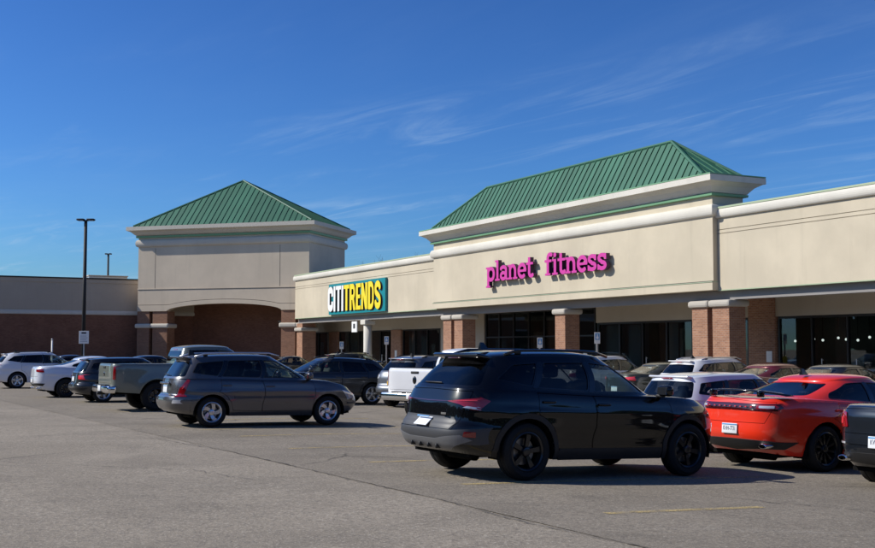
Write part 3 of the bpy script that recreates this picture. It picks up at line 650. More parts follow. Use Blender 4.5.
ada(402, -19.9, -1.6, 2.4, 'blue accessible parking sign in front of brick pier between clothing shop windows')
ada(363, -27.3, -1.2, 2.15, 'blue accessible parking sign in front of round cream column')
def lamp_post(x, y, h, label, k=1.):
    z = gz(x, y); r = tag(empty('lamp_post', (x, y, z)), label, 'lamp post')
    bm = bmesh.new(); tube(bm, [(0, 0, 0), (0, 0, .75)], .30, 20); from_bm('base', bm, M['concrete'], r, False)
    bm = bmesh.new(); tube(bm, [(0, 0, .75), (0, 0, h)], [.11, .085], 12); from_bm('pole', bm, M['pole'], r, True)
    for s in (-1, 1):
        o = rbox('lamp_head', M['pole'], r, (s * .27*k, 0, h + .02), (.40*k, .34, .10), .035, 2); rbox('arm', M['pole'], r, (s * .09*k, 0, h - .03), (.14*k, .07, .07), .02, 2)
        bx('lens', M['lamp_clear'], o, s*.27*k - .14*k, s*.27*k + .14*k, -.12, .12, h - .045, h - .032)
lamp_post(-18.75, 61, 8.62, 'tall dark twin-head lamp post beside the white notice sign')
lamp_post(-29.0, 101, 10.2, 'distant dark lamp post rising behind the low wing roof', .6)
p = (-17.8, 58); z = gz(*p); r = tag(empty('notice_sign', (*p, z)), 'white notice sign on thin post in front of dark brick wall', 'sign')
bm = bmesh.new(); box(bm, -.03, .03, -.02, .02, 0, 2.6); from_bm('post', bm, M['galv'], r); bd = bx('board', M['sign_white'], r, -.25, .25, -.04, -.022, 2.02, 2.66, .01)
bx('heading', M['sign_ink'], bd, -.12, .12, -.045, -.041, 2.52, 2.60)
for i in range(4): bx('text_line', M['galv'], bd, -.18, .18 - .05 * (i % 2), -.045, -.041, 2.12 + i * .09, 2.15 + i * .09)
p = on_ground(52, 379).to_2d().to_3d(); p = Vector((-19.4, 58.0, 0)); r = tag(empty('marker_post', (p.x, p.y, gz(p.x, p.y))), 'slim white marker post before dark brick wall, near white notice sign', 'post')
bm = bmesh.new(); tube(bm, [(0, 0, 0), (0, 0, 2.2)], .04, 10); from_bm('tube', bm, M['sign_white'], r, True); bm = bmesh.new(); tube(bm, [(0, 0, 2.2), (0, 0, 2.25), (0, 0, 2.28)], [.05, .05, .02], 10); from_bm('cap', bm, M['galv'], r, True)

def bare_tree(x, y, h, seed, label):
    rd = random.Random(seed); r = tag(empty('bare_tree', (x, y, gz(x, y))), label, 'tree'); bt, bb = bmesh.new(), bmesh.new()
    def grow(p, d, l, rad, lev):
        q = [p]; dd = d.copy()
        for k in range(3): dd = (dd + Vector((rd.uniform(-.16, .16), rd.uniform(-.16, .16), .03))).normalized(); q.append(q[-1] + dd * l / 3)
        tube(bt if lev == 0 else bb, q, [rad, rad*.9, rad*.78, rad*.62], 6 if lev < 2 else 3, False)
        if lev < 6:
            for k in range(3 if lev < 5 else 2):
                a = rd.uniform(0, 6.28); nd = (dd + Vector((math.cos(a), math.sin(a), rd.uniform(.0, .7))) * rd.uniform(.45, .8)).normalized(); grow(q[rd.choice((2, 3, 3))], nd, l * rd.uniform(.58, .78), rad * .55, lev + 1)
    grow(Vector((0, 0, 0)), Vector((0, 0, 1)), h * .33, h * .022, 0); from_bm('trunk', bt, M['bark'], r); from_bm('crown', bb, M['bark'], r)
bare_tree(-2.6, 96, 11.5, 3, 'leafless tree top showing above the clothing shop parapet')

def reflection_trees(name, pts, label):
    """a far row of trees added out of view behind the camera, seen only as reflections in paint and glass"""
    rd = np.random.default_rng(11); V = []; F = []
    for (x, y, h, w) in pts:
        n = 520; u = rd.normal(size=(n, 3)); u /= np.linalg.norm(u, axis=1)[:, None]; rr = rd.uniform(.35, 1, n) ** .6
        c = np.stack([x + u[:, 0]*rr*w, y + u[:, 1]*rr*w, gz(x, y) + h*.55 + u[:, 2]*rr*h*.5], 1)
        for q in c:
            a = rd.normal(size=3); a /= np.linalg.norm(a); b = np.cross(a, rd.normal(size=3)); b /= np.linalg.norm(b); s = rd.uniform(.5, 1.0); k = len(V)
            V += [tuple(q + a*s), tuple(q + b*s), tuple(q - a*s), tuple(q - b*s)]; F.append((k, k+1, k+2, k+3))
    me = bpy.data.meshes.new(name); me.from_pydata(V, [], F); return tag(link(name, me, M['leaf']), label, 'trees', kind='stuff')
rd = random.Random(5)
reflection_trees('reflection_trees', [(30 + 62*math.cos(a) - 30, 5 + 62*math.sin(a), rd.uniform(9, 14), rd.uniform(4, 6)) for a in np.linspace(R(129), R(395), 54)], 'unseen far row of dark green trees, added behind the lot to darken reflections')  # trees added out of view so paint and glass reflect something dark
# ------------------------------------------------------------------ car surfaces
def pchip(pts):
    xs = np.array([p[0] for p in pts], float); ys = np.array([p[1] for p in pts], float)
    if xs[0] > xs[-1]: xs, ys = xs[::-1], ys[::-1]
    h = np.diff(xs); d = np.diff(ys) / h; m = np.zeros(len(xs)); m[0], m[-1] = d[0], d[-1]
    for i in range(1, len(xs) - 1):
        if d[i-1] * d[i] > 0: w1, w2 = 2*h[i] + h[i-1], h[i] + 2*h[i-1]; m[i] = (w1 + w2) / (w1/d[i-1] + w2/d[i])
    def f(x):
        x = np.clip(np.asarray(x, float), xs[0], xs[-1]); i = np.clip(np.searchsorted(xs, x) - 1, 0, len(h) - 1)
        t = (x - xs[i]) / h[i]
        return ((2*t**3 - 3*t**2 + 1)*ys[i] + (t**3 - 2*t**2 + t)*h[i]*m[i] + (-2*t**3 + 3*t**2)*ys[i+1] + (t**3 - t**2)*h[i]*m[i+1])
    return f
class Surf:
    """car skin made of level rings: perimeter angle phi (0 nose .. pi tail), height fraction v"""
    def __init__(s, zb, zt, xf, xr, w, nf, nr, flare=None, H=.75):
        s.zb, s.zt, s.xf, s.xr, s.w = map(pchip, (zb, zt, xf, xr, w)); s.nf, s.nr, s.flare, s.H = nf, nr, flare, H
        ph = np.linspace(0, math.pi, 4001); P = s.P(ph, np.full_like(ph, .5), raw=True)
        a = np.concatenate([[0], np.cumsum(np.hypot(np.diff(P[:, 0]), np.diff(P[:, 1])))]); s.ph, s.a, s.A = ph, a, a[-1]
    def nn(s, c): k = np.clip(c * 4 + .5, 0, 1); return s.nr + (s.nf - s.nr) * k
    def P(s, ph, v, raw=False):
        c, sn = np.cos(ph), np.maximum(np.sin(ph), 0); n = s.nn(c); r = (np.abs(c)**n + sn**n) ** (-1/n)
        xf, xr, w = s.xf(v), s.xr(v), s.w(v); xc, hf = (xf + xr) / 2, (xf - xr) / 2
        x = xc + hf*r*c; y = w*r*sn; z = s.zb(x) + v*(s.zt(x) - s.zb(x))
        if s.flare and not raw: y = y + s.flare(x, z) * np.clip((r*sn - .8) * 8, 0, 1)
        return np.stack([x, y, z], -1)
    def Nrm(s, ph, v):
        e = 2e-3; p0 = np.clip(ph - e, 0, math.pi); p1 = np.clip(ph + e, 0, math.pi); v0 = np.clip(v - e, 0, 1); v1 = np.clip(v + e, 0, 1)
        a = s.P(p1, v) - s.P(p0, v); b = s.P(ph, v1) - s.P(ph, v0); n = np.cross(a, b); l = np.linalg.norm(n, axis=-1, keepdims=True)
        n = n / np.maximum(l, 1e-12); seam = (ph < 1e-3) | (ph > math.pi - 1e-3); n[seam, 1] = 0; n /= np.maximum(np.linalg.norm(n, axis=-1, keepdims=True), 1e-9); return n
    def dom(s, q):
        k = q[0]
        if k == 'c': return (0., q[1] * s.H)
        if k == 'e': return (s.A, q[1] * s.H)
        if k == 's':
            x, z = q[1], q[2]; v = (z - s.zb(x)) / (s.zt(x) - s.zb(x)); v = float(np.clip(v, 0, 1)); xf, xr = s.xf(v), s.xr(v); xi = float(np.clip((x - (xf+xr)/2) / ((xf-xr)/2), -1, 1))
            n = float(s.nn(np.array(xi))); 
            for _ in range(3):
                y = (1 - abs(xi)**n) ** (1/n); ph = math.atan2(y, xi); n = float(s.nn(math.cos(ph)))
        else:
            y, z = abs(q[1]), q[2]; v = .5; n = s.nr if k == 'r' else s.nf
            for _ in range(8):
                e = min(y / float(s.w(v)), .9999); xi = (1 - e**n) ** (1/n); xf, xr = float(s.xf(v)), float(s.xr(v)); x = (xf+xr)/2 + (xf-xr)/2 * xi * (1 if k == 'f' else -1)
                v = float(np.clip((z - s.zb(x)) / (s.zt(x) - s.zb(x)), 0, 1))
            ph = math.atan2(e, xi if k == 'f' else -xi)
        return (float(np.interp(ph, s.ph, s.a)), v * s.H)
def inset(loop, g):
    L = np.array(loop); P_, N_ = np.roll(L, 1, 0), np.roll(L, -1, 0); t1 = L - P_; t2 = N_ - L
    t1 /= np.maximum(np.linalg.norm(t1, axis=1)[:, None], 1e-9); t2 /= np.maximum(np.linalg.norm(t2, axis=1)[:, None], 1e-9)
    area = .5 * np.sum(L[:, 0]*N_[:, 1] - N_[:, 0]*L[:, 1]); sg = 1 if area > 0 else -1
    n1 = np.stack([-t1[:, 1], t1[:, 0]], 1) * sg; n2 = np.stack([-t2[:, 1], t2[:, 0]], 1) * sg; b = n1 + n2; l = np.linalg.norm(b, axis=1)[:, None]; b /= np.maximum(l, 1e-6)
    k = np.clip(np.sum(b*n1, axis=1), .5, 1)[:, None]; return L + b * g / k
def smooth_loop(pts, r=.0, n=4):
    """round the corners of a domain loop"""
    if r <= 0: return pts
    out = []; m = len(pts)
    for i in range(m):
        a, b, c = np.array(pts[i-1]), np.array(pts[i]), np.array(pts[(i+1) % m]); la, lc = np.linalg.norm(a-b), np.linalg.norm(c-b)
        if la < 1e-6 or lc < 1e-6: out.append(tuple(b)); continue
        rr = min(r, la*.45, lc*.45); p, q = b + (a-b)/la*rr, b + (c-b)/lc*rr
        for t in np.linspace(0, 1, n): out.append(tuple((1-t)**2*p + 2*t*(1-t)*b + t*t*q))
    return out
class Geo:
    def __init__(s): s.v, s.n, s.f = [], [], []
    def add(s, v, n, f):
        b = len(s.v); s.v += [tuple(p) for p in v]; s.n += [tuple(p) for p in n]; s.f += [tuple(int(i) + b for i in q) for q in f]
    def mirrored(s):
        g = Geo(); g.v = [(x, -y, z) for x, y, z in s.v]; g.n = [(x, -y, z) for x, y, z in s.n]; g.f = [q[::-1] for q in s.f]; return g
    def merge(s, o): s.add(o.v, o.n, o.f); return s
    def build(s, name, m, parent):
        me = bpy.data.meshes.new(name); me.from_pydata(s.v, [], s.f); me.update()
        me.polygons.foreach_set('use_smooth', [True] * len(me.polygons)); me.normals_split_custom_set_from_vertices(s.n)
        return link(name, me, m, parent)
LOD = 1.0
def panel(S, loops, off=0., thick=.014, gap=0., rnd=0., seam_ok=True):
    """loops: list of lists of domain specs; odd-even fill"""
    D = []
    for l in loops:
        q = [S.dom(p) if isinstance(p[0], str) else p for p in l]; q = smooth_loop(q, rnd)
        if gap: q2 = inset(q, gap); q2[:, 0] = np.where(np.array(q)[:, 0] > S.A - 1e-5, S.A, np.where(np.array(q)[:, 0] < 1e-5, 0, q2[:, 0])); q = [tuple(p) for p in q2]
        o = []
        for a, b in zip(q, q[1:] + q[:1]):
            n = max(1, int(math.ceil(math.hypot(a[0]-b[0], a[1]-b[1]) / (.035 * LOD))))
            o += [(a[0] + (b[0]-a[0])*k/n, a[1] + (b[1]-a[1])*k/n) for k in range(n)]
        D.append(o)
    allp = np.array([p for l in D for p in l]); lo, hi = allp.min(0), allp.max(0)
    aa = np.arange(lo[0] + .02, hi[0], .045 * LOD); vv = np.arange(lo[1] + .021, hi[1], .045 * LOD)
    ex = np.stack(np.meshgrid(aa, vv), -1).reshape(-1, 2); ins = np.zeros(len(ex), int)
    for l in D: ins += pip(ex, l)
    ex = ex[ins % 2 == 1]
    vs, tr = cdt(D, ex); cen = vs[tr].mean(1); k = np.zeros(len(tr), int)
    for l in D: k += pip(cen, l)
    tr = tr[k % 2 == 1]; ph = np.interp(vs[:, 0], S.a, S.ph); v = np.clip(vs[:, 1] / S.H, 0, 1); Pn = S.Nrm(ph, v); Pp = S.P(ph, v) + Pn * off
    used = np.unique(tr); mp = -np.ones(len(vs), int); mp[used] = np.arange(len(used)); g = Geo(); Pp, Pn, vsu = Pp[used], Pn[used], vs[used]; tr = mp[tr]
    fn = np.cross(Pp[tr[:, 1]] - Pp[tr[:, 0]], Pp[tr[:, 2]] - Pp[tr[:, 0]]); flip = np.sum(fn * Pn[tr].mean(1), 1) < 0; tr[flip] = tr[flip][:, ::-1]
    g.add(Pp, Pn, tr)
    if thick:
        cnt = {}
        for t in tr:
            for i, j in ((t[0], t[1]), (t[1], t[2]), (t[2], t[0])):
                kk = (min(i, j), max(i, j)); cnt.setdefault(kk, []).append((i, j))
        for e in cnt.values():
            if len(e) > 1: continue
            i, j = e[0]
            if (vsu[i, 0] > S.A - 1e-4 and vsu[j, 0] > S.A - 1e-4) or (vsu[i, 0] < 1e-4 and vsu[j, 0] < 1e-4): continue
            a, b = Pp[i], Pp[j]; a2, b2 = a - Pn[i]*thick, b - Pn[j]*thick; nn = np.cross(b - a, Pn[i]); nn /= max(np.linalg.norm(nn), 1e-9)
            g.add([a, b, b2, a2], [nn]*4, [(0, 3, 2, 1)])
    return g
def cap_geo(S, h, k=2.4, cut=None, nr=14, na=96, off=0.):
    """dome that closes the top ring; cut(x,y)->bool removes faces"""
    rho = np.concatenate([1 - np.linspace(0, 1, 7)**2 * .12, np.linspace(.84, 0.0, nr)]); ar = np.linspace(0, S.A, na); ph = np.interp(ar, S.a, S.ph)
    base = S.P(ph, np.ones_like(ph)); xc = float((S.xf(1.) + S.xr(1.)) / 2)
    def pt(rh):
        x = xc + (base[:, 0] - xc) * rh; y = base[:, 1] * rh; return np.stack([x, y, S.zt(x) + h * (1 - rh**k) ** (1/k) + off], -1)
    rows = [pt(r_) for r_ in rho]; V = np.concatenate(rows); NV = []
    Vg = V.reshape(len(rho), na, 3)
    for i in range(len(rho)):
        for j in range(na):
            a = Vg[min(i+1, len(rho)-1), j] - Vg[max(i-1, 0), j]; b = Vg[i, min(j+1, na-1)] - Vg[i, max(j-1, 0)]; n = np.cross(a, b); n = n if n[2] > 0 else -n; l = np.linalg.norm(n); n = n/l if l > 1e-9 else np.array([0, 0, 1.])
            if j in (0, na-1): n[1] = 0; n /= max(np.linalg.norm(n), 1e-9)
            NV.append(n)
    f = []
    for i in range(len(rho) - 1):
        for j in range(na - 1):
            q = (i*na+j, i*na+j+1, (i+1)*na+j+1, (i+1)*na+j); c = V[list(q)].mean(0)
            if cut and cut(c[0], c[1]): continue
            n = np.cross(V[q[1]] - V[q[0]], V[q[3]] - V[q[0]]); 
            if np.linalg.norm(n) < 1e-12: n = np.cross(V[q[2]] - V[q[1]], V[q[3]] - V[q[1]])
            f.append(q if n[2] > 0 else q[::-1])
    g = Geo(); g.add(V, NV, f); return g
def both(g): return Geo().merge(g).merge(g.mirrored())

# ------------------------------------------------------------------ wheels
def lathe(prof, n=40, closed=False):
    """profile (radius, y) spun round the axle; returns bmesh"""
    bm = bmesh.new(); rings = [[bm.verts.new((r_*math.cos(2*math.pi*k/n), y, r_*math.sin(2*math.pi*k/n))) for k in range(n)] for r_, y in prof]
    for a, b in zip(rings, rings[1:]):
        for k in range(n): bm.faces.new((a[k], a[(k+1) % n], b[(k+1) % n], b[k]))
    bmesh.ops.recalc_face_normals(bm, faces=bm.faces); return bm
WH = {}
def wheel_meshes(Rt, rim, wt, style, mname):
    key = (Rt, rim, wt, style, mname)
    if key in WH: return WH[key]
    h = wt / 2; nseg = 44 if LOD < 1.3 else 24
    # outside of the wheel is -y
    prof = [(rim-.012, -h+.03), (rim+.005, -h+.008), (rim+.02, -h), (rim+(Rt-rim)*.5, -h-.006), (Rt-.035, -h+.006), (Rt-.012, -h+.022), (Rt-.002, -h+.05), (Rt, -h+.08)]
    for gx in (-.5, 0, .5): prof += [(Rt, gx*h*.9 - .008), (Rt-.008, gx*h*.9 - .006), (Rt-.008, gx*h*.9 + .006), (Rt, gx*h*.9 + .008)]
    prof += [(Rt, h-.08), (Rt-.002, h-.05), (Rt-.012, h-.022), (Rt-.035, h-.006), (rim+(Rt-rim)*.5, h+.006), (rim+.02, h), (rim-.012, h-.03)]
    def fin(bm, name, m, smooth=True):
        me = bpy.data.meshes.new(name); bm.to_mesh(me); bm.free(); me.materials.append(m)
        for p in me.polygons: p.use_smooth = smooth
        if smooth: me.set_sharp_from_angle(angle=R(35))
        return me
    ty = fin(lathe(prof, nseg), 'tyre', M['tyre'])
    bm = lathe([(rim-.012, -h+.03), (rim+.002, -h+.012), (rim-.012, -h+.006), (rim-.03, -h+.02), (rim-.04, -h+.06), (rim-.045, h-.03)], nseg)
    n, wid, tw, dish = style
    for k in range(n):
        a0 = 2*math.pi*k/n + .3; segs = 6; rows = []
        for i in range(segs + 1):
            t = i / segs; r_ = .045 + (rim - .035 - .045) * t; a = a0 + tw * t; y = -h + .035 - dish * math.sin(t * math.pi * .5) * .6 + .02
            ww = (wid[0] * (1-t) + wid[1] * t) / 2; c, s_n = math.cos(a), math.sin(a); tx, tz = -s_n, c
            rows.append([bm.verts.new((r_*c + tx*o, yy, r_*s_n + tz*o)) for o, yy in ((-ww, y+.03), (-ww*.8, y), (ww*.8, y), (ww, y+.03))])
        for a_, b_ in zip(rows, rows[1:]):
            for q in range(3): bm.faces.new((a_[q], a_[q+1], b_[q+1], b_[q]))
    for ang in range(1):
        ring = []; 
        hub = lathe([(0.001, -h+.025), (.03, -h+.022), (.055, -h+.03), (.07, -h+.06), (.075, 0)], 20)
        me = bpy.data.meshes.new('tmp'); hub.to_mesh(me); hub.free(); bm.from_mesh(me); bpy.data.meshes.remove(me)
    bmesh.ops.recalc_face_normals(bm, faces=bm.faces); rm = fin(bm, 'wheel', M[mname])
    bk = fin(lathe([(.06, .005), (rim*.68, .005), (rim*.68, .03), (.06, .03)], 28), 'brake_disc', M['disc'])
    bb = fin(lathe([(.02, h-.06), (rim-.05, h-.06), (rim-.045, h-.05)], 28), 'wheel_back', M['liner'])
    WH[key] = (rm, ty, bk, bb); return WH[key]
SW = {'swirl': (5, (.075, .11), .42, .03), 'five': (5, (.055, .085), 0, .02), 'ten': (10, (.028, .04), .0, .02), 'twin': (10, (.03, .05), .12, .025), 'six': (6, (.06, .1), 0, .03), 'steel': (5, (.09, .16), 0, .05)}

# ------------------------------------------------------------------ the car itself
def scale_spec(sp, kx=1, ky=1, kz=1):
    o = dict(sp)
    sx = lambda L: [(a*kx, b*kz) for a, b in L]
    for k in ('zb', 'zt', 'czt'): o[k] = sx(sp[k])
    for k in ('xf', 'xr', 'cxf', 'cxr'): o[k] = [(v, x*kx) for v, x in sp[k]]
    for k in ('w', 'cw'): o[k] = [(v, y*ky) for v, y in sp[k]]
    o['xa'] = tuple(x*kx for x in sp['xa']); o['track'] = sp['track']*ky
    o['wins'] = [[(x*kx, z*kz) for x, z in w] for w in sp['wins']]; o['doors'] = [x*kx for x in sp['doors']]
    o['rg'] = [(y*ky, z*kz) for y, z in sp['rg']]; o['wg'] = [(y*ky, z*kz) for y, z in sp['wg']]
    o['capc'] = sp['capc']*kz; o['capt'] = sp['capt']*kz
    if 'gate' in sp: o['gate'] = [(y*ky, z*kz) for y, z in sp['gate']]
    if 'bed' in sp: o['bed'] = tuple(x*kx for x in sp['bed'])
    o['k'] = tuple(a*b for a, b in zip(sp.get('k', (1, 1, 1)), (kx, ky, kz))); return o
def place(root, p, heading):
    """stand a car on the sloping lot"""
    sx, sy = gslope(p[0], p[1]); n = Vector((-sx, -sy, 1)).normalized(); f = Vector((math.cos(heading), math.sin(heading), 0)); f = (f - n * f.dot(n)).normalized(); l = n.cross(f)
    m = Matrix((f, l, n)).transposed().to_4x4(); m.translation = Vector((p[0], p[1], gz(p[0], p[1]) + .002)); root.matrix_world = m
def text_mesh(txt, size, m, name, parent, mtx):
    cu = bpy.data.curves.new('tmp', 'FONT'); cu.body = txt; cu.size = size; cu.align_x = 'CENTER'; cu.align_y = 'CENTER'; cu.extrude = .001
    ob = bpy.data.objects.new('tmp', cu); me = bpy.data.meshes.new_from_object(ob); bpy.data.objects.remove(ob); bpy.data.curves.remove(cu)
    me.transform(mtx); me.materials.clear(); me.name = name; return link(name, me, m, parent)
def make_car(name, label, cat, sp, body, pos, heading, group=None, detail=1, glass='dark_glass', glass_front=None, wheel='five', wheel_mat='alloy', seats='seat', trim='plastic', **kw):
    global LOD
    LOD = 1.0 if detail >= 2 else (1.5 if detail == 1 else 2.2)
    root = empty(name); tag(root, label, cat, group); Bm = M[body] if isinstance(body, str) else body
    Rw, Ra = sp['R'], sp['R'] + sp.get('arch_gap', .055); xaf, xar = sp['xa'][1], sp['xa'][0]
    def flare(x, z):
        o = 0
        for xa in (xaf, xar): o = o + sp.get('flare', .018) * np.exp(-((np.hypot(x - xa, z - Rw) - Ra) / .16) ** 2)
        if 'crease' in sp:
            for zc, amp, wd in sp['crease']: o = o + amp * np.exp(-((z - zc) / wd) ** 2)
        return o
    T = Surf(sp['zb'], sp['zt'], sp['xf'], sp['xr'], sp['w'], sp.get('nf', 4.2), sp.get('nr', 5.5), flare)
    zb_c = [(x, z + sp.get('lift', .0)) for x, z in sp['zt']]
    C = Surf(zb_c, sp['czt'], sp['cxf'], sp['cxr'], sp['cw'], sp.get('cnf', 3.6), sp.get('cnr', 4.6), None, .55)
    def arch(xa, r_):
        z0 = float(T.zb(xa)); a = math.asin(max(-.95, min(.95, (z0 - Rw) / r_))); return [('s', xa + r_*math.cos(t), Rw + r_*math.sin(t)) for t in np.linspace(a, math.pi - a, 22)]
    # --- body shell with wheel openings, door and tailgate openings
    main = [('c', 0)] + arch(xaf, Ra) + arch(xar, Ra) + [('e', 0), ('e', 1), ('c', 1)]
    if 'bed' in sp:
        xg = sp['bed'][1] + .03; zbx = lambda x: float(T.zb(x)); ztx = lambda x: float(T.zt(x))
        loops = [[('c', 0)] + arch(xaf, Ra) + [('s', xg + .012, zbx(xg)), ('s', xg + .012, ztx(xg)), ('c', 1)], [('s', xg - .012, zbx(xg))] + arch(xar, Ra) + [('e', 0), ('e', 1), ('s', xg - .012, ztx(xg))]]
    else: loops = [main]
    dA, dB, dC = sp['doors'][:3]; zt = lambda x: float(T.zt(x)); rk = sp.get('rocker', .1); dpol = []
    def zbot(x): return float(T.zb(x)) + rk
    dpol.append([('s', dA, zt(dA) - .02), ('s', dA + .05, zbot(dA) + .25), ('s', dA, zbot(dA)), ('s', dB, zbot(dB)), ('s', dB, zt(dB) - .02)])
    if dC is not None:
        # rear door, its lower rear corner following the wheel opening
        rr = Ra + .07; cut = [('s', xar + rr*math.cos(t), Rw + rr*math.sin(t)) for t in np.linspace(math.asin(max(-.9, (zbot(xar) - Rw) / rr)), R(72), 8) if xar + rr*math.cos(t) < dB - .3]
        if xar + rr < dC: cut = [('s', dC + .03, zbot(dC))]
        dpol.append([('s', dB - .004, zt(dB) - .02), ('s', dB - .004, zbot(dB))] + cut + [('s', dC, Rw + rr + .04), ('s', dC, zt(dC) - .02)])
    gate = sp.get('gate'); gpol = None
    if gate: gpol = [('r', y, z) for y, z in gate]
    body_g = panel(T, loops + dpol + ([gpol] if gpol else []), 0, .02)
    bodyo = both(body_g).build('body', Bm, root)
    # --- top of the tub (bonnet, shoulders, boot) outside the cabin
    n_c = sp.get('cnr', 4.6); cxf0, cxr0, cw0 = float(C.xf(0.)), float(C.xr(0.)), float(C.w(0.)); ccx, chf = (cxf0+cxr0)/2, (cxf0-cxr0)/2
    bed = sp.get('bed')
    def cut(x, y):
        if bed and bed[0] < x < bed[1] - .0 and abs(y) < sp['bedw']: return True
        return (abs((x-ccx)/(chf-.03))**4 + (abs(y)/(cw0-.03))**4) < 1
    both(cap_geo(T, sp['capt'], sp.get('capk', 2.4), cut, 26 if detail > 1 else 18, 110 if detail > 1 else 70)).build('bonnet' if not bed else 'bonnet_and_rails', Bm, root)
    # --- cabin frame, glass, roof
    wins = [[('s', x, z) for x, z in w] for w in sp['wins']]; rg = [('r', y, z) for y, z in sp['rg']]; wg = [('f', y, z) for y, z in sp['wg']]
    rn = sp.get('winr', .04)
    wd = [smooth_loop([C.dom(p) for p in w], rn) for w in wins]
    def centre(l, e): return [C.dom(p) for p in l]
    rgd, wgd = smooth_half(C, rg, .06), smooth_half(C, wg, .05)
    cab = panel(C, [[('c', 0), ('e', 0), ('e', 1), ('c', 1)]] + wd + [rgd, wgd], 0, .02)
    pil = both(cab).build('cabin_frame', Bm, root)
    both(cap_geo(C, sp['capc'], sp.get('capck', 2.2), None, 12, 90 if detail > 1 else 60)).build('roof', M[kw['roof_mat']] if 'roof_mat' in kw else Bm, root)
    for side in (0, 1):
        for i, w in enumerate(wd):
            g = panel(C, [w], -.008, 0); g = g if side == 0 else g.mirrored(); gm = glass_front if (glass_front and i == 0) else glass
            wo = g.build('window', M[gm], root)
            if detail >= 1:
                tg = panel(C, [w, [tuple(p) for p in inset(w, .014)]], .003, .012); (tg if side == 0 else tg.mirrored()).build('window_trim', M[trim], wo)
    for side in (0, 1):
        for a_, b_ in zip(sp['wins'], sp['wins'][1:]):
            e_ = .012; q = [('s', a_[-1][0] - .002, a_[-1][1] - .01), ('s', a_[-2][0] - .002, a_[-2][1] + .004), ('s', b_[1][0] + .002, b_[1][1] + .004), ('s', b_[0][0] + .002, b_[0][1] - .01)]
            g = panel(C, [q], .0045, .006); (g if side == 0 else g.mirrored()).build('pillar_trim', M['gloss_black'], pil)
    ro = both(panel(C, [rgd], -.006, 0)).build('rear_window', M[kw.get('rear_glass', glass)], root)
    both(panel(C, [wgd], -.006, 0)).build('windscreen', M[glass_front or 'car_glass'], root)
    # --- doors
    for side in (0, 1):
        for i, d in enumerate(dpol):
            g = panel(T, [d], 0, .02, .0075, .02); g = g if side == 0 else g.mirrored(); do = g.build('door', Bm, root)
            if detail >= 1:
                xs_ = [q[1] for q in d]; xh = min(xs_) + .17; zh = zt(xh) - .13; P_ = T.P(np.array([np.interp(T.dom(('s', xh, zh))[0], T.a, T.ph)]), np.array([T.dom(('s', xh, zh))[1] / T.H]))[0]
                yy = P_[1] * (1 if side == 0 else -1)
                rbox('handle', M[kw.get('handle_mat', 'plastic')] if kw.get('handle_mat') else Bm, do, (xh, yy + (.012 if side == 0 else -.012), zh), (.20, .035, .032), .012, 2)
                if 'mould' in kw:
                    z0, z1 = kw['mould']; xa_, xb_ = min(xs_) + .02, max(xs_) - .02
                    if i == 1: xa_ = max(xa_, xar + Ra + .09)
                    mg = panel(T, [[('s', xa_, z0), ('s', xb_, z0), ('s', xb_, z1), ('s', xa_, z1)]], .012, .016); (mg if side == 0 else mg.mirrored()).build('side_moulding', M[kw.get('mould_mat', 'grey_plastic')], do)
    if gpol:
        go = both(panel(T, [gpol], 0, .02, .007)).build('tailgate', Bm, root)
    else: go = bodyo
    # --- dark inner skin, floor, wheel housings
    gi = Geo(); ar = np.linspace(0, T.A, 70); vv = np.linspace(.03, .97, 9); ph = np.interp(ar, T.a, T.ph); V = []; Fc = []
    for v_ in vv: vc = np.full_like(ph, v_); V.append(T.P(ph, vc) - T.Nrm(ph, vc) * .03)
    V = np.concatenate(V)
    for i in range(len(vv)-1):
        for j in range(len(ar)-1):
            q = (i*70+j, i*70+j+1, (i+1)*70+j+1, (i+1)*70+j); c = V[list(q)].mean(0)
            if min(math.hypot(c[0]-xaf, c[2]-Rw), math.hypot(c[0]-xar, c[2]-Rw)) > Ra + .05: Fc.append(q)
    gi.add(V, V*0 + [0, 0, 1], Fc); me = bpy.data.meshes.new('inner_shell'); gg = both(gi); me.from_pydata(gg.v, [], gg.f); link('inner_shell', me, M['liner'], root)
    bm = bmesh.new(); hw = sp['track']/2 - .16; zf = float(T.zb(0)) + .03; box(bm, float(T.xr(0.)) + .12, float(T.xf(0.)) - .12, -hw, hw, zf, zf + .05)
    box(bm, xar + Ra + .05, xaf - Ra - .05, -sp['w'][0][1] + .06, sp['w'][0][1] - .06, zf - .01, zf + .03)
    if not bed: tube(bm, [(float(T.xr(0.)) + .45, -.30, zf - .01), (float(T.xr(0.)) + .45, .30, zf - .01)], .07, 10)
    tube(bm, [(xar, -hw, Rw), (xar, hw, Rw)], .05, 8); from_bm('underbody', bm, M['liner'], root)
    wt = sp.get('tw', .23)
    for xa in (xaf, xar):
        for s in (-1, 1):
            bm = bmesh.new(); yo = s * (float(T.w(.3)) - .02); yi = s * (sp['track']/2 - wt*.75); prev = None
            a0 = math.asin(max(-.95, min(.95, (float(T.zb(xa)) - Rw) / Ra)))
            arcp = [(xa + (Ra+.005)*math.cos(t), Rw + (Ra+.005)*math.sin(t)) for t in np.linspace(a0, math.pi - a0, 16)]
            vo = [bm.verts.new((x, yo, z)) for x, z in arcp]; vi = [bm.verts.new((x, yi, z)) for x, z in arcp]
            for k in range(15): bm.faces.new((vo[k], vo[k+1], vi[k+1], vi[k]))
            bm.faces.new(vi); from_bm('wheel_housing', bm, M['liner'], root)
    rim = sp.get('rim', Rw * .68); ms = wheel_meshes(Rw, rim, wt, SW[wheel], wheel_mat)
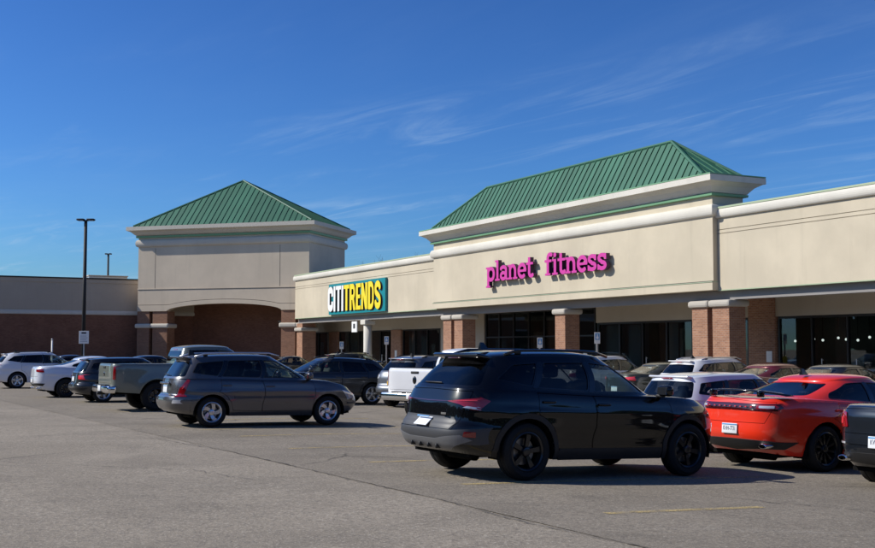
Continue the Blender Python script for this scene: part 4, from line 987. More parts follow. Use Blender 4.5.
    for xa in (xar, xaf):
        for s in (-1, 1):
            yw = s * (sp['track']/2); w_ = link('wheel', ms[0], None, root, (xa, yw, Rw)); w_.rotation_euler = (0, random.uniform(0, 6), 0 if s < 0 else math.pi)
            for nm, me in (('tyre', ms[1]), ('brake_disc', ms[2]), ('wheel_back', ms[3])): link(nm, me, None, w_)
    # --- seats
    if detail >= 1:
        kx, ky, kz = sp.get('k', (1, 1, 1)); sm = M[seats]; xs0 = dA - .95 * kx if dA else 0; zs = zf + .1
        belt = zt(xs0)
        for s in (-1, 1):
            st = rbox('seat', sm, root, (xs0, s*.37*ky, belt - .12), (.20, .50*ky, .62), .08, 3, Matrix.Rotation(R(-12), 3, 'Y')); rbox('headrest', sm, st, (xs0 - .09, s*.37*ky, belt + .28*kz), (.11, .27*ky, .17*kz), .05, 3)
        if dC is not None:
            xb = xs0 - .92*kx; st = rbox('rear_bench', sm, root, (xb, 0, belt - .12), (.2, 1.25*ky, .55), .08, 3, Matrix.Rotation(R(-15), 3, 'Y'))
            for s in (-1, 1): rbox('headrest', sm, st, (xb - .09, s*.36*ky, belt + .20*kz), (.10, .25*ky, .13*kz), .045, 3)
        rbox('dashboard', M['plastic'], root, (dA - .02*kx, 0, belt - .1), (.45*kx, 1.25*ky, .22), .08, 3)
        bm = bmesh.new(); cxw = dA - .40*kx; tube(bm, [(cxw + .07*math.sin(t)*.8, .37*ky + .18*math.cos(t), belt + .03 + .18*math.sin(t)) for t in np.linspace(0, 2*math.pi, 25)], .015, 6, False); from_bm('steering_wheel', bm, M['plastic'], root, True)
        # door mirrors
        for s in (-1, 1):
            xm = dA - .12*kx; zm = zt(xm) + .09; ym = float(C.w(0.)) + .11
            mo = rbox('side_mirror', M[kw['mirror_mat']] if 'mirror_mat' in kw else Bm, root, (xm, s*(ym + .03), zm), (.13, .22, .15), .055, 4, Matrix.Rotation(s*R(-8), 3, 'Z'))
            bx('mirror_glass', M['mirror'], mo, xm - .072, xm - .062, s*(ym+.03) - .085, s*(ym+.03) + .085, zm - .05, zm + .05); rbox('mirror_arm', M['plastic'], mo, (xm + .02, s*(ym - .09), zm - .07), (.07, .14, .05), .02, 2)
    root['_len'] = 0; del root['_len']
    place(root, pos, heading); LOD = 1.0
    return root, T, C, go, bodyo
def smooth_half(S, l, r_):
    """loop that starts and ends on the centre line: round only the outer corners"""
    q = [S.dom(p) for p in l]; m = len(q); out = []
    for i in range(m):
        on = q[i][0] < 1e-4 or q[i][0] > S.A - 1e-4
        if on: out.append(q[i]); continue
        a, b, c = np.array(q[i-1]), np.array(q[i]), np.array(q[(i+1) % m]); la, lc = np.linalg.norm(a-b), np.linalg.norm(c-b); rr = min(r_, la*.45, lc*.45); p, e = b + (a-b)/la*rr, b + (c-b)/lc*rr
        for t in np.linspace(0, 1, 5): out.append(tuple((1-t)**2*p + 2*t*(1-t)*b + t*t*e))
    return out
def add(root, name, S, loop, m, off=.006, thick=.02, side='both', rnd=0., parent=None, holes=()):
    """a lamp, trim or cladding piece laid on the skin; 'pair' = one object per side, 'both' = one object across"""
    g = panel(S, [loop] + list(holes), off, thick, 0., rnd); p = parent or root
    if side == 'both': return both(g).build(name, M[m], p)
    if side == 'pair': return [g.build(name, M[m], p), g.mirrored().build(name, M[m], p)]
    if side == 'R': return g.mirrored().build(name, M[m], p)
    return g.build(name, M[m], p)
def plate_on(root, S, z, w, h, m, txt=None, y=0, tilt=0., off=.012):
    a, v = S.dom(('r', 0, z)); P_ = S.P(np.array([math.pi]), np.array([v / S.H]))[0]; n = S.Nrm(np.array([math.pi]), np.array([v / S.H]))[0]
    an = math.asin(max(-1, min(1, n[2]))); rot = Matrix.Rotation(an, 3, 'Y')
    o = rbox('number_plate', M[m], root, (P_[0] - off, y, P_[2]), (.012, w, h), .004, 2, rot)
    rbox('plate_band', M['sign_blue'], o, (P_[0] - off - .003 + .002*math.sin(an), y, P_[2] + h*.39), (.009, w*.96, h*.13), .002, 1, rot)
    if txt:
        mt = Matrix.Translation((P_[0] - off - .0075, y, P_[2])) @ rot.to_4x4() @ Matrix(((0, 0, -1, 0), (-1, 0, 0, 0), (0, 1, 0, 0), (0, 0, 0, 1)))
        text_mesh(txt, h * .62, M['plate_ink'], 'plate_number', o, mt @ Matrix.Diagonal((.60, 1, 1, 1)))
    return o
# ------------------------------------------------------------------ car shapes (x forward from mid-wheelbase, z up)
SUV = dict(zb=[(-2.4, .36), (-1.9, .30), (-.9, .25), (.9, .25), (1.9, .27), (2.3, .30)],
    zt=[(-2.4, 1.13), (-1.6, 1.13), (-.4, 1.10), (.9, 1.075), (1.3, 1.065), (1.9, 1.0), (2.28, .86)],
    xf=[(0, 2.10), (.15, 2.22), (.4, 2.27), (.7, 2.26), (.88, 2.20), (1, 2.05)], xr=[(0, -2.20), (.10, -2.33), (.28, -2.39), (.42, -2.36), (.5, -2.31), (.75, -2.29), (1, -2.22)],
    w=[(0, .87), (.12, .905), (.35, .925), (.6, .93), (.82, .92), (.94, .895), (1, .865)], nf=3.6, nr=5.0, flare=.02, crease=[(.86, .011, .04), (.52, -.012, .10)],
    czt=[(-2.1, 1.49), (-1.3, 1.56), (-.4, 1.585), (.3, 1.56), (1.1, 1.45)], cxf=[(0, 1.10), (.5, .70), (1, .22)], cxr=[(0, -2.21), (.5, -2.04), (1, -1.82)],
    cw=[(0, .855), (.5, .765), (1, .635)], capt=.03, capc=.075, xa=(-1.3775, 1.3775), track=1.63, R=.362, tw=.235, rim=.25,
    wins=[[(.74, 1.12), (.20, 1.485), (-.27, 1.515), (-.28, 1.125)], [(-.36, 1.13), (-.35, 1.515), (-1.02, 1.49), (-1.20, 1.16)], [(-1.27, 1.17), (-1.11, 1.485), (-1.50, 1.45), (-1.78, 1.25)]],
    doors=[.98, -.32, -1.22], rg=[(0, 1.17), (.70, 1.17), (.58, 1.44), (0, 1.455)], wg=[(0, 1.11), (.70, 1.11), (.56, 1.49), (0, 1.51)],
    gate=[(0, .62), (.60, .62), (.66, .78), (.70, 1.10), (0, 1.115)], rocker=.13)
WAGON = dict(zb=[(-2.15, .33), (-1.7, .27), (-.8, .22), (.8, .22), (1.7, .23), (2.2, .26)],
    zt=[(-2.15, 1.01), (-1.2, 1.01), (0, .985), (.7, .985), (1.2, .96), (1.7, .87), (2.2, .68)],
    xf=[(0, 2.02), (.2, 2.14), (.5, 2.20), (.75, 2.18), (1, 2.02)], xr=[(0, -2.0), (.12, -2.11), (.3, -2.15), (.45, -2.13), (.52, -2.07), (.8, -2.05), (1, -2.02)],
    w=[(0, .81), (.15, .855), (.4, .88), (.65, .88), (.85, .87), (.95, .85), (1, .825)], nf=3.2, nr=4.6, flare=.022, crease=[(.74, .010, .045), (.45, -.008, .09)],
    czt=[(-2.0, 1.41), (-1.0, 1.465), (-.1, 1.475), (.5, 1.44), (1.2, 1.30)], cxf=[(0, 1.10), (.5, .68), (1, .18)], cxr=[(0, -2.02), (.5, -1.90), (1, -1.76)],
    cw=[(0, .815), (.5, .74), (1, .625)], capt=.03, capc=.065, xa=(-1.30, 1.30), track=1.51, R=.318, tw=.21, rim=.215,
    wins=[[(.74, 1.025), (.17, 1.385), (-.16, 1.405), (-.18, 1.03)], [(-.25, 1.035), (-.24, 1.405), (-.93, 1.39), (-1.10, 1.055)], [(-1.18, 1.065), (-1.02, 1.385), (-1.58, 1.335), (-1.70, 1.13)]],
    doors=[.92, -.21, -1.12], rg=[(0, 1.05), (.66, 1.05), (.56, 1.36), (0, 1.375)], wg=[(0, 1.02), (.66, 1.02), (.54, 1.385), (0, 1.40)],
    gate=[(0, .60), (.58, .60), (.60, .98), (0, .995)], rocker=.11)
SEDAN = dict(zb=[(-2.58, .34), (-2.1, .26), (-1, .20), (1, .20), (2, .20), (2.5, .24)],
    zt=[(-2.6, 1.08), (-2.2, 1.10), (-1.2, 1.055), (0, .985), (1.0, .945), (1.8, .89), (2.3, .80), (2.52, .68)],
    xf=[(0, 2.34), (.2, 2.46), (.5, 2.50), (.8, 2.48), (1, 2.38)], xr=[(0, -2.40), (.12, -2.52), (.35, -2.585), (.6, -2.57), (.85, -2.56), (1, -2.50)],
    w=[(0, .86), (.15, .905), (.4, .935), (.6, .94), (.82, .935), (.94, .91), (1, .87)], nf=3.6, nr=4.6, flare=.022, crease=[(.83, .012, .045), (.48, -.012, .10)],
    czt=[(-2.1, 1.20), (-1.2, 1.325), (-.4, 1.385), (.3, 1.37), (1.2, 1.2)], cxf=[(0, 1.22), (.5, .78), (1, .22)], cxr=[(0, -2.10), (.5, -1.66), (1, -1.05)],
    cw=[(0, .84), (.5, .745), (1, .60)], capt=.05, capk=2.2, capc=.085, xa=(-1.525, 1.525), track=1.62, R=.352, tw=.25, rim=.255,
    wins=[[(.80, 1.005), (.26, 1.31), (-.26, 1.335), (-.28, 1.025)], [(-.35, 1.03), (-.34, 1.335), (-.74, 1.32), (-1.22, 1.18), (-1.30, 1.10)]],
    doors=[1.05, -.31, -1.20], rg=[(0, 1.135), (.64, 1.145), (.54, 1.32), (0, 1.345)], wg=[(0, 1.0), (.68, 1.0), (.53, 1.32), (0, 1.345)],
    gate=[(0, .74), (.60, .74), (.70, 1.06), (0, 1.085)], rocker=.11, cnr=4.0)
PICKUP = dict(zb=[(-2.8, .52), (-2.2, .48), (-.6, .42), (1, .42), (2.5, .40)],
    zt=[(-2.82, 1.255), (-1.1, 1.255), (-.9, 1.23), (.2, 1.18), (1.2, 1.15), (2.0, 1.09), (2.5, .92)],
    xf=[(0, 2.38), (.3, 2.5), (.7, 2.5), (1, 2.35)], xr=[(0, -2.74), (.15, -2.79), (.5, -2.80), (.9, -2.79), (1, -2.77)],
    w=[(0, .89), (.15, .925), (.4, .94), (.7, .94), (.92, .93), (1, .905)], nf=4.5, nr=11, flare=.035,
    czt=[(-1, 1.665), (-.2, 1.71), (.6, 1.69), (1.3, 1.5)], cxf=[(0, 1.40), (.5, 1.02), (1, .55)], cxr=[(0, -.94), (.5, -.92), (1, -.84)],
    cw=[(0, .875), (.5, .81), (1, .69)], cnf=4.2, cnr=9, capt=.02, capc=.075, xa=(-1.617, 1.617), track=1.62, R=.385, tw=.27, rim=.225, arch_gap=.075,
    wins=[[(1.02, 1.205), (.56, 1.60), (.10, 1.635), (.08, 1.215)], [(.02, 1.22), (.03, 1.635), (-.70, 1.62), (-.75, 1.26)]],
    doors=[1.15, .05, -.82], rg=[(0, 1.33), (.66, 1.33), (.58, 1.61), (0, 1.615)], wg=[(0, 1.2), (.72, 1.2), (.6, 1.60), (0, 1.62)],
    gate=[(0, .74), (.74, .74), (.75, 1.235), (0, 1.24)], rocker=.1, bed=(-2.72, -.98), bedw=.77)

M['paint_black'] = paint('paint_black', (.0025, .0026, .0034), 0, .3, .004)
M['paint_grey'] = paint('paint_grey', (.105, .103, .108), .75, .38)
M['paint_dgrey'] = paint('paint_dark_grey', (.045, .047, .052), .6, .36)
M['paint_red'] = paint('paint_red', (.80, .034, .009), .0, .3, .01)
M['paint_charcoal'] = paint('paint_charcoal', (.018, .022, .029), .5, .34, .02)
M['paint_white'] = paint('paint_white', (.74, .74, .75), 0, .3)
M['paint_pearl'] = paint('paint_pearl', (.66, .69, .76), .1, .3)
M['paint_green'] = paint('paint_green', (.135, .155, .135), .1, .34)
M['paint_maroon'] = paint('paint_maroon', (.14, .014, .012), .3, .32)
M['paint_olive'] = paint('paint_olive', (.05, .052, .04), .3, .35)
M['paint_silver'] = paint('paint_silver', (.15, .16, .18), .6, .36)
M['bed_liner'] = mat('bed_liner', (.015, .015, .015), .9)
H32 = R(32); H29 = R(29)

def fin(root, x, z, m):
    bm = bmesh.new(); prism(bm, [(-.035, z), (.035, z), (.008, z + .10), (-.008, z + .10)], x - .09, x + .05)
    for v in bm.verts:
        if v.co.z > z + .05: v.co.x = x - .08 + (v.co.x - (x - .09)) * .35
    from_bm('antenna_fin', bm, m, root)
def rails(root, C, x0, x1, y, z, m, rise=.05, cross=False):
    for s in (-1, 1):
        xs_ = np.linspace(x0, x1, 9); bm = bmesh.new()
        zz = [z(x) for x in xs_]; k = lambda i: 0 if i in (0, 8) else 1
        tube(bm, [(x, s * y, zc + rise * k(i)) for i, (x, zc) in enumerate(zip(xs_, zz))], .019, 8); from_bm('roof_rail', bm, M[m], root, True)
        for i in (1, 7): rbox('rail_foot', M['plastic'], root, (xs_[i], s * y, zz[i] + rise * .4), (.10, .035, rise * .9), .01, 1)
    if cross:
        for i in (2, 6):
            bm = bmesh.new(); tube(bm, [(xs_[i], -y, zz[i] + rise), (xs_[i], y, zz[i] + rise)], .02, 8); from_bm('cross_bar', bm, M['plastic'], root, True)

# ---- black crossover in the foreground
root, T, C, gate, body = make_car('parked_suv', 'glossy black SUV with black wheels and roof rails, parked tail out on its own', 'suv', SUV, 'paint_black', (1.80, 16.05), H32,
    detail=2, glass='privacy_glass', glass_front='car_glass', wheel='five', wheel_mat='black_alloy', trim='gloss_black', roof_mat='gloss_black')
def ring(T, xa, Rw, r0, r1, sp, n=26):
    def arcp(r_):
        z0 = float(T.zb(xa)); a = math.asin(max(-.95, min(.95, (z0 - Rw) / r_))); return [('s', xa + r_*math.cos(t), Rw + r_*math.sin(t)) for t in np.linspace(a, math.pi - a, n)]
    return arcp(r0) + arcp(r1)[::-1]
for xa in SUV['xa']: add(root, 'arch_cladding', T, ring(T, xa, .362, .418, .485, SUV), 'plastic', .010, .03, 'pair')
add(root, 'sill_cladding', T, [('s', -.88, .255), ('s', .88, .255), ('s', .88, .40), ('s', -.88, .40)], 'plastic', .010, .02, 'pair')
add(root, 'bumper_cladding', T, [('r', 0, .44), ('r', .80, .44), ('s', -1.92, .46), ('s', -1.92, .62), ('r', .86, .66), ('r', .60, .615), ('r', 0, .615)], 'grey_plastic', .010, .025, 'both')
add(root, 'plate_recess', T, [('r', 0, .625), ('r', .56, .625), ('r', .62, .70), ('r', .56, .775), ('r', 0, .775)], 'grey_plastic', .004, .012, 'both', parent=gate)
add(root, 'skid_plate', T, [('r', 0, .375), ('r', .50, .375), ('r', .62, .43), ('r', .78, .50), ('r', .70, .56), ('r', .30, .50), ('r', 0, .50)], 'silver_plastic', .016, .03, 'both')
for y in (-.3, -.1, .1, .3): rbox('diffuser_fin', M['plastic'], root, (-2.30, y, .40), (.12, .03, .06), .01, 1)
lamp = add(root, 'tail_lamp', T, [('r', .42, .965), ('r', .78, 1.02), ('s', -2.04, 1.035), ('s', -1.90, .985), ('s', -2.03, .88), ('r', .80, .865), ('r', .74, .87), ('r', .62, .935)], 'tail_red', .012, .03, 'pair', .02)
for l, sd in zip(lamp, ('L', 'R')):
    add(root, 'lamp_strip', T, [('r', .66, .895), ('r', .80, .868), ('s', -2.08, .885), ('s', -2.06, .91), ('r', .80, .895), ('r', .70, .915)], 'lamp_clear', .016, .01, sd, 0, l)
    add(root, 'lamp_bar', T, [('r', .50, .972), ('r', .78, .998), ('s', -2.06, 1.0), ('s', -2.06, .982), ('r', .78, .98)], 'tail_bright', .016, .01, sd, 0, l)
add(root, 'light_bar', T, [('r', 0, .955), ('r', .46, .962), ('r', .46, .972), ('r', 0, .967)], 'tail_dark', .008, .01, 'both', parent=gate)
add(root, 'reflector', T, [('r', .72, .54), ('r', .80, .535), ('r', .80, .60), ('r', .73, .60)], 'tail_red', .02, .02, 'pair')
add(root, 'headlamp', T, [('f', .62, .66), ('f', .8, .62), ('s', 1.85, .66), ('s', 1.80, .84), ('f', .78, .80), ('f', .6, .74)], 'lamp_clear', .008, .02, 'pair')
plate_on(gate, T, .70, .305, .152, 'plate', None, 0, off=.022)
bx('emblem', M['chrome'], gate, -2.345, -2.335, -.66 + .18, -.60 + .18 + .04, .80, .825)
g = Geo(); rbox('spoiler', M['gloss_black'], root, (-1.80, 0, 1.535), (.26, 1.06, .05), .02, 2, Matrix.Rotation(R(9), 3, 'Y'))
rbox('brake_lamp', M['tail_dark'], root, (-1.925, 0, 1.512), (.012, .30, .018), .004, 1)
rails(root, C, -1.55, .15, .585, lambda x: float(C.zt(x)) + .03, 'gloss_black', .042)
fin(root, -1.45, 1.628, M['gloss_black'])
rbox('rear_wiper', M['plastic'], root, (-2.165, .10, 1.19), (.015, .40, .018), .005, 1)

# ---- grey wagon
root, T, C, gate, body = make_car('parked_wagon', 'medium grey compact wagon with silver swirl wheels and silver roof rails', 'car', WAGON, 'paint_grey', (-3.94, 25.4), R(28),
    detail=2, glass='dark_glass', glass_front='car_glass', wheel='swirl', wheel_mat='alloy', mould=(.60, .645), mould_mat='grey_plastic')
add(root, 'rear_bumper', T, [('r', 0, .36), ('r', .70, .37), ('s', -1.72, .32), ('s', -1.70, .60), ('r', .80, .60), ('r', .62, .60), ('r', 0, .59)], 'paint_grey', .014, .03, 'both')
lamp = add(root, 'tail_lamp', T, [('r', .60, .63), ('r', .75, .64), ('s', -1.86, .70), ('s', -1.74, .98), ('s', -1.80, .99), ('r', .70, .97), ('r', .64, .80)], 'tail_red', .012, .03, 'pair', .02)
for l, sd in zip(lamp, ('L', 'R')): add(root, 'indicator', T, [('r', .69, .80), ('s', -1.90, .80), ('s', -1.86, .86), ('r', .71, .86)], 'tail_bright', .016, .01, sd, 0, l)
add(root, 'reversing_lamp', T, [('r', .58, .50), ('r', .74, .50), ('s', -1.93, .52), ('s', -1.93, .57), ('r', .74, .575), ('r', .60, .57)], 'lamp_clear', .02, .02, 'pair', .015)
add(root, 'headlamp', T, [('f', .52, .60), ('f', .70, .55), ('s', 1.80, .60), ('s', 1.66, .76), ('f', .66, .72), ('f', .5, .68)], 'lamp_clear', .010, .02, 'pair', .02)
add(root, 'front_bumper_strip', T, [('f', 0, .46), ('f', .72, .46), ('s', 1.82, .46), ('s', 1.82, .50), ('f', .72, .50), ('f', 0, .50)], 'grey_plastic', .012, .02, 'both')
plate_on(gate, T, .79, .305, .152, 'plate', None); rbox('plate_garnish', M['paint_grey'], gate, (-2.075, 0, .905), (.05, .70, .045), .018, 2)
bx('emblem', M['chrome'], gate, -2.09, -2.075, -.52, -.36, .665, .69)
rails(root, C, -1.62, .25, .56, lambda x: float(C.zt(x)) + .03, 'alloy', .05)
rbox('spoiler', M['paint_grey'], root, (-1.75, 0, 1.44), (.22, 1.02, .03), .013, 2, Matrix.Rotation(R(9), 3, 'Y'))
rbox('rear_wiper', M['plastic'], root, (-2.0, .14, 1.09), (.015, .36, .018), .005, 1); fin(root, -1.5, 1.51, M['plastic'])

# ---- red muscle sedan and the charcoal one beside it
def muscle(label, body, pos, spoiler, plate, ptext, lamps):
    root, T, C, gate, bo = make_car('parked_sedan', label, 'car', SEDAN, body, pos, H32, detail=2, glass='dark_glass', glass_front='dark_glass', wheel='twin', wheel_mat='black_alloy', trim='gloss_black')
    add(root, 'tail_lamp_band' if lamps == 'band' else 'boot_trim', T, [('r', 0, .93), ('r', .74, .925), ('s', -2.36, .935), ('s', -2.27, .975), ('s', -2.33, 1.035), ('r', .76, 1.03), ('r', 0, 1.03)] if lamps == 'band' else [('r', 0, .60), ('r', .62, .60), ('r', .62, .615), ('r', 0, .615)], 'tail_dark' if lamps == 'band' else body, .010, .03, 'both', .02)
    if lamps == 'band':
        l2 = add(root, 'tail_lamp', T, [('r', .48, .95), ('r', .76, .947), ('s', -2.38, .955), ('s', -2.33, .98), ('s', -2.38, 1.01), ('r', .76, 1.013), ('r', .48, 1.01)], 'tail_red', .014, .01, 'pair', .02)
        for l, sd in zip(l2, ('L', 'R')): add(root, 'lamp_centre', T, [('r', .52, .965), ('r', .70, .963), ('r', .70, .997), ('r', .52, .995)], 'lamp_clear', .018, .008, sd, .01, l)
        for y in np.linspace(-.42, .42, 9): bx('lamp_segment', M['tail_bright'], root, -2.589, -2.580, y - .015, y + .015, .977, .99)
    else:
        l2 = add(root, 'tail_lamp', T, [('r', .50, .82), ('r', .78, .81), ('s', -2.36, .81), ('s', -2.30, 1.01), ('r', .78, 1.03), ('r', .54, 1.01)], 'tail_red', .014, .03, 'pair', .03)
        for l, sd in zip(l2, ('L', 'R')): add(root, 'lamp_centre', T, [('r', .60, .86), ('r', .72, .86), ('r', .72, .95), ('r', .60, .95)], 'tail_bright', .02, .01, sd, .02, l)
        add(root, 'reflector', T, [('r', .55, .60), ('r', .74, .60), ('r', .74, .625), ('r', .55, .625)], 'lamp_clear', .012, .01, 'pair')
        rbox('brake_lamp', M['tail_red'], root, (-2.40, 0, 1.15), (.03, .30, .02), .008, 1)
    add(root, 'diffuser', T, [('r', 0, .33), ('r', .74, .36), ('r', .84, .46), ('r', .70, .47), ('r', 0, .50)], 'plastic', .014, .03, 'both')
    for s in (-1, 1):
        bm = lathe([(.03, 0), (.036, .005), (.040, .02), (.040, .16)], 18); bmesh.ops.transform(bm, matrix=Matrix.Translation((-2.56, s*.60, .41)) @ Matrix.Rotation(R(-90), 4, 'Z') @ Matrix.Scale(2.0, 4, (1, 0, 0)), verts=bm.verts); from_bm('exhaust_tip', bm, M['chrome'], root, True)
    plate_on(root, T, .645, .305, .152, plate, ptext, 0, off=.016)
    if spoiler:
        bm = bmesh.new(); prev = None
        for y in np.linspace(-.80, .80, 17):
            k = (abs(y) / .80); x0 = -2.50 + .30 * k**2.5; zz_ = 1.225 - .07 * k**3; q = [bm.verts.new(p) for p in ((x0 - .05, y, zz_ + .005), (x0 + .05, y, zz_ + .012), (x0 + .13, y, zz_ - .010), (x0 + .05, y, zz_ - .012), (x0 - .05, y, zz_ - .012))]
            if prev:
                for i in range(5): bm.faces.new((prev[i], prev[(i+1) % 5], q[(i+1) % 5], q[i]))
            else: bm.faces.new(q[::-1])
            prev = q
        bm.faces.new(prev); bmesh.ops.recalc_face_normals(bm, faces=bm.faces); sp_ = from_bm('spoiler', bm, M['gloss_black'], root, True)
        for s in (-.48, .48): rbox('spoiler_post', M['gloss_black'], sp_, (-2.44, s, 1.175), (.12, .06, .10), .015, 2)
    add(root, 'headlamp', T, [('f', .55, .60), ('f', .82, .58), ('f', .82, .68), ('f', .55, .70)], 'lamp_clear', .008, .02, 'pair')
    fin(root, -.9, 1.44, M['gloss_black'])
    return root
muscle('bright red sedan with black boot spoiler and black wheels', 'paint_red', (6.64, 18.98), True, 'plate', 'KHH-7731', 'band')
muscle('charcoal black sedan with white rear number plate beside the bright red sedan', 'paint_charcoal', (7.86, 16.25), False, 'plate', 'KWJ-8015', 'lamps')

# ---- pickups
def pickup(label, body, pos, hd, k, wheel, wm, emblem, chrome, detail=2, plate='plate'):
    sp = scale_spec(PICKUP, *k) if k != (1, 1, 1) else PICKUP; kx, ky, kz = k
    root, T, C, gate, bo = make_car('pickup_truck', label, 'truck', sp, body, pos, hd, detail=detail, glass='dark_glass', glass_front='car_glass', wheel=wheel, wheel_mat=wm)
    x0, x1 = sp['bed']; bw = sp['bedw']; zt_ = float(T.zt(-2)); bm = bmesh.new()
    for q in ((x0, x1, -bw, -bw + .02), (x0, x1, bw - .02, bw), (x0, x0 + .02, -bw + .02, bw - .02), (x1 - .02, x1, -bw + .02, bw - .02)): box(bm, *q, zt_ - .5, zt_ + .012)
    box(bm, x0, x1, -bw, bw, zt_ - .54, zt_ - .5); from_bm('bed', bm, M['bed_liner'], root)
    xr_ = float(T.xr(.1)); b_ = rbox('rear_bumper', M['chrome' if chrome else 'silver_plastic'], root, (xr_ - .02, 0, .58*kz), (.24, 1.84*ky, .19*kz), .05, 3)
    rbox('step_pad', M['plastic'], b_, (xr_ - .04, 0, .685*kz), (.20, 1.2*ky, .025), .008, 1)
    rbox('hitch', M['plastic'], b_, (xr_ - .10, 0, .47*kz), (.20, .09, .09), .01, 1)
    rbox('number_plate', M[plate], b_, (xr_ - .148, 0, .60*kz), (.012, .305, .152), .003, 1)
    add(root, 'tail_lamp', T, [('r', .80*ky, .84*kz), ('r', .90*ky, .84*kz), ('s', -2.69*kx, .84*kz), ('s', -2.69*kx, 1.17*kz), ('r', .90*ky, 1.19*kz), ('r', .80*ky, 1.19*kz)], 'tail_red', .010, .03, 'pair', .02)
    rbox('tailgate_handle', M['plastic'], gate, (xr_ - .012, 0, 1.16*kz), (.03, .24, .06), .012, 2)
    bm = lathe([(.001, 0), (.05, .004), (.075, .012), (.082, .03)], 22); bmesh.ops.transform(bm, matrix=Matrix.Translation((xr_ - .040, 0, emblem[0]*kz)) @ Matrix.Rotation(R(-90), 4, 'Z') @ Matrix.Diagonal((emblem[1], 1, emblem[2], 1)), verts=bm.verts); from_bm('emblem', bm, M[emblem[3]], gate, True)
    rbox('tailgate_rib', M[body], gate, (xr_ - .004, 0, .86*kz), (.02, 1.3*ky, .05), .01, 2)
    add(root, 'brake_lamp', C, [('r', 0, 1.635*kz), ('r', .16, 1.635*kz), ('r', .16, 1.66*kz), ('r', 0, 1.66*kz)], 'tail_red', .006, .01, 'both')
    for xa in sp['xa']: add(root, 'arch_cladding', T, ring(T, xa, sp['R'], sp['R'] + .075, sp['R'] + .13, sp), 'plastic' if not chrome else body, .012, .03, 'pair')
    return root
pickup('grey-green pickup truck with open bed and dark wheel arches', 'paint_green', (-6.55, 32.5), H29, (1, 1, 1), 'six', 'black_alloy', (.98, 1.0, .75, 'gloss_black'), True)
sp_ram = (1.06, 1.08, 1.05)
pickup('white pickup truck with dark oval badge on its tailgate and chrome bumper', 'paint_white', (1.15, 31.25), R(54), sp_ram, 'six', 'alloy', (.98, .75, 1.25, 'gloss_black'), True)

# ---- the rest of the lot
def generic(label, kind, body, pos, hd=H29, k=(1, 1, 1), detail=1, wheel='five', wm='alloy', glass='dark_glass', lamp='tail_red', plate='plate', name=None, gf='car_glass', rear_glass=None, rl=False):
    base = {'suv': SUV, 'hatch': WAGON, 'sedan': SEDAN}[kind]; sp = scale_spec(base, *k)
    rad = {'suv': .35, 'hatch': .318, 'sedan': .33}[kind]; sp['R'] = rad; sp['rim'] = rad * .68
    root, T, C, gate, bo = make_car(name or {'suv': 'parked_suv', 'hatch': 'parked_hatchback', 'sedan': 'parked_sedan'}[kind], label, {'suv': 'suv'}.get(kind, 'car'), sp, body, pos, hd, detail=detail, glass=glass, glass_front=gf, wheel=wheel, wheel_mat=wm, **({'rear_glass': rear_glass} if rear_glass else {}))
    kx, ky, kz = k; g0 = base['gate'][-1][1]; xr_ = base['xr'][2][1]
    z1 = float(T.zt(xr_ * kx)) - .06; z0 = z1 - (.17 if kind != 'sedan' else .13)
    add(root, 'tail_lamp', T, [('r', .52*ky, z0 + .03), ('r', .76*ky, z0), ('s', (xr_ + .30)*kx, z0 + .02), ('s', (xr_ + .26)*kx, z1), ('r', .76*ky, z1), ('r', .50*ky, z1 - .03)], lamp, .010, .03, 'pair', .02)
    add(root, 'bumper_trim', T, [('r', 0, .40*kz), ('r', .72*ky, .42*kz), ('r', .78*ky, .50*kz), ('r', 0, .49*kz)], 'plastic', .010, .02, 'both')
    add(root, 'headlamp', T, [('f', .52*ky, .60*kz), ('f', .74*ky, .57*kz), ('f', .74*ky, .70*kz), ('f', .52*ky, .72*kz)], 'lamp_clear', .008, .02, 'pair')
    plate_on(gate, T, (.80 if kind != 'sedan' else .62) * kz, .305, .152, plate, None, 0, off=.014)
    if kind == 'suv': rails(root, C, -1.5*kx, .15*kx, .56*ky, lambda x: float(C.zt(x)) + .03, 'plastic' if not rl else 'alloy', .04)
    if kind != 'sedan':
        rbox('spoiler', M[body], root, (-1.80*kx if kind == 'suv' else -1.70*kx, 0, float(C.zt(-1.86*kx)) + .02), (.17, 1.02*ky, .035), .014, 2, Matrix.Rotation(R(9), 3, 'Y'))
        rbox('brake_lamp', M['tail_red'], root, ((-1.90 if kind == 'suv' else -1.80)*kx, 0, float(C.zt(-1.86*kx)) + .0), (.02, .28, .025), .006, 1)
    if kind == 'suv': fin(root, (-1.3 if kind != 'sedan' else -.9)*kx, float(C.zt(-1.0*kx)) + sp['capc'] - .025, M['plastic'])
    for s in (-1, 1):
        if kind != 'hatch':
            bm = lathe([(.026, 0), (.033, .005), (.034, .14)], 14); bmesh.ops.transform(bm, matrix=Matrix.Translation(((xr_ + .06)*kx, s*.55, .33*kz)) @ Matrix.Rotation(R(-90), 4, 'Z'), verts=bm.verts); from_bm('exhaust_tip', bm, M['chrome'], root, True)
    return root
generic('dark grey hatchback with bright red tail lamps beside grey-green pickup', 'hatch', 'paint_dgrey', (-9.75, 37.5), k=(.98, 1, .925), detail=1, lamp='tail_bright')
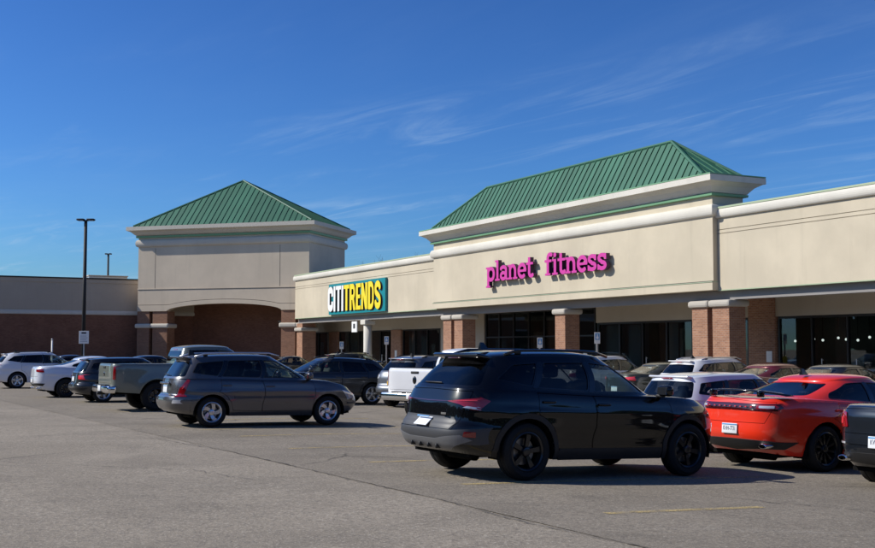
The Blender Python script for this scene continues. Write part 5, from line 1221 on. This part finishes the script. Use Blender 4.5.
generic('pale silver-white sedan parked beside dark grey hatchback', 'sedan', 'paint_pearl', (-12.1, 41.6), k=(.93, .97, .985), wm='black_alloy', wheel='ten')
generic('white SUV parked next to the pale silver-white sedan', 'suv', 'paint_white', (-17.6, 52.0), k=(1.02, 1, .975), lamp='tail_bright')
generic('dark SUV with its windscreen towards the grey wagon', 'suv', 'paint_dgrey', (-3.8, 38.2), hd=R(208), k=(1, 1, .925), glass='dark_glass', wm='alloy')
generic('grey SUV with gold number plate and silver bumper beside white pickup', 'suv', 'paint_silver', (.05, 37.9), hd=R(50), k=(1.02, 1.0, 1.0), lamp='lamp_clear', plate='plate_gold')
generic('white hatchback with dark rear window parked beside the bright red sedan', 'hatch', 'paint_pearl', (5.7, 22.1), hd=R(32), k=(.98, 1, .93))
generic('white crossover parked near the yellow-green bollard sleeve', 'suv', 'paint_white', (6.2, 40.8), hd=R(29), k=(1, 1, 1.0), glass='car_glass', detail=1)
generic('dark sedan with bright red tail lamp in front of shop windows', 'sedan', 'paint_olive', (7.73, 37.9), k=(.93, .96, .985), lamp='tail_bright', glass='car_glass')
generic('white SUV with dark rear window parked in front of paired brick columns', 'suv', 'paint_white', (8.87, 35.6), k=(.97, .98, .975), rl=True)
generic('maroon sedan parked beside the white SUV in front of brick pier', 'sedan', 'paint_maroon', (9.97, 33.4), k=(.95, .97, 1.0), glass='car_glass')
generic('black sedan parked in front of the dark shop windows beside maroon sedan', 'sedan', 'paint_charcoal', (11.1, 31.3), k=(.95, .97, 1.0), glass='car_glass')
generic('black sedan behind the grey-green pickup, its roof just showing', 'sedan', 'paint_charcoal', (-11.3, 46.5), k=(.94, .97, 1.0))
generic('dark blue-grey sedan parked behind white SUV near the lamp post', 'sedan', 'paint_dgrey', (-18.6, 59.5), k=(.94, .97, 1.0), detail=0)
generic('dark sedan parked in front of the corner tower pillars', 'sedan', 'paint_charcoal', (-8.4, 68.5), hd=R(28), k=(.94, .97, 1.0), glass='car_glass', detail=1)
generic('olive black SUV parked in front of the clothing shop windows', 'suv', 'paint_olive', (-3.97, 60.2), k=(1, 1, 1.02), glass='dark_glass', detail=1)
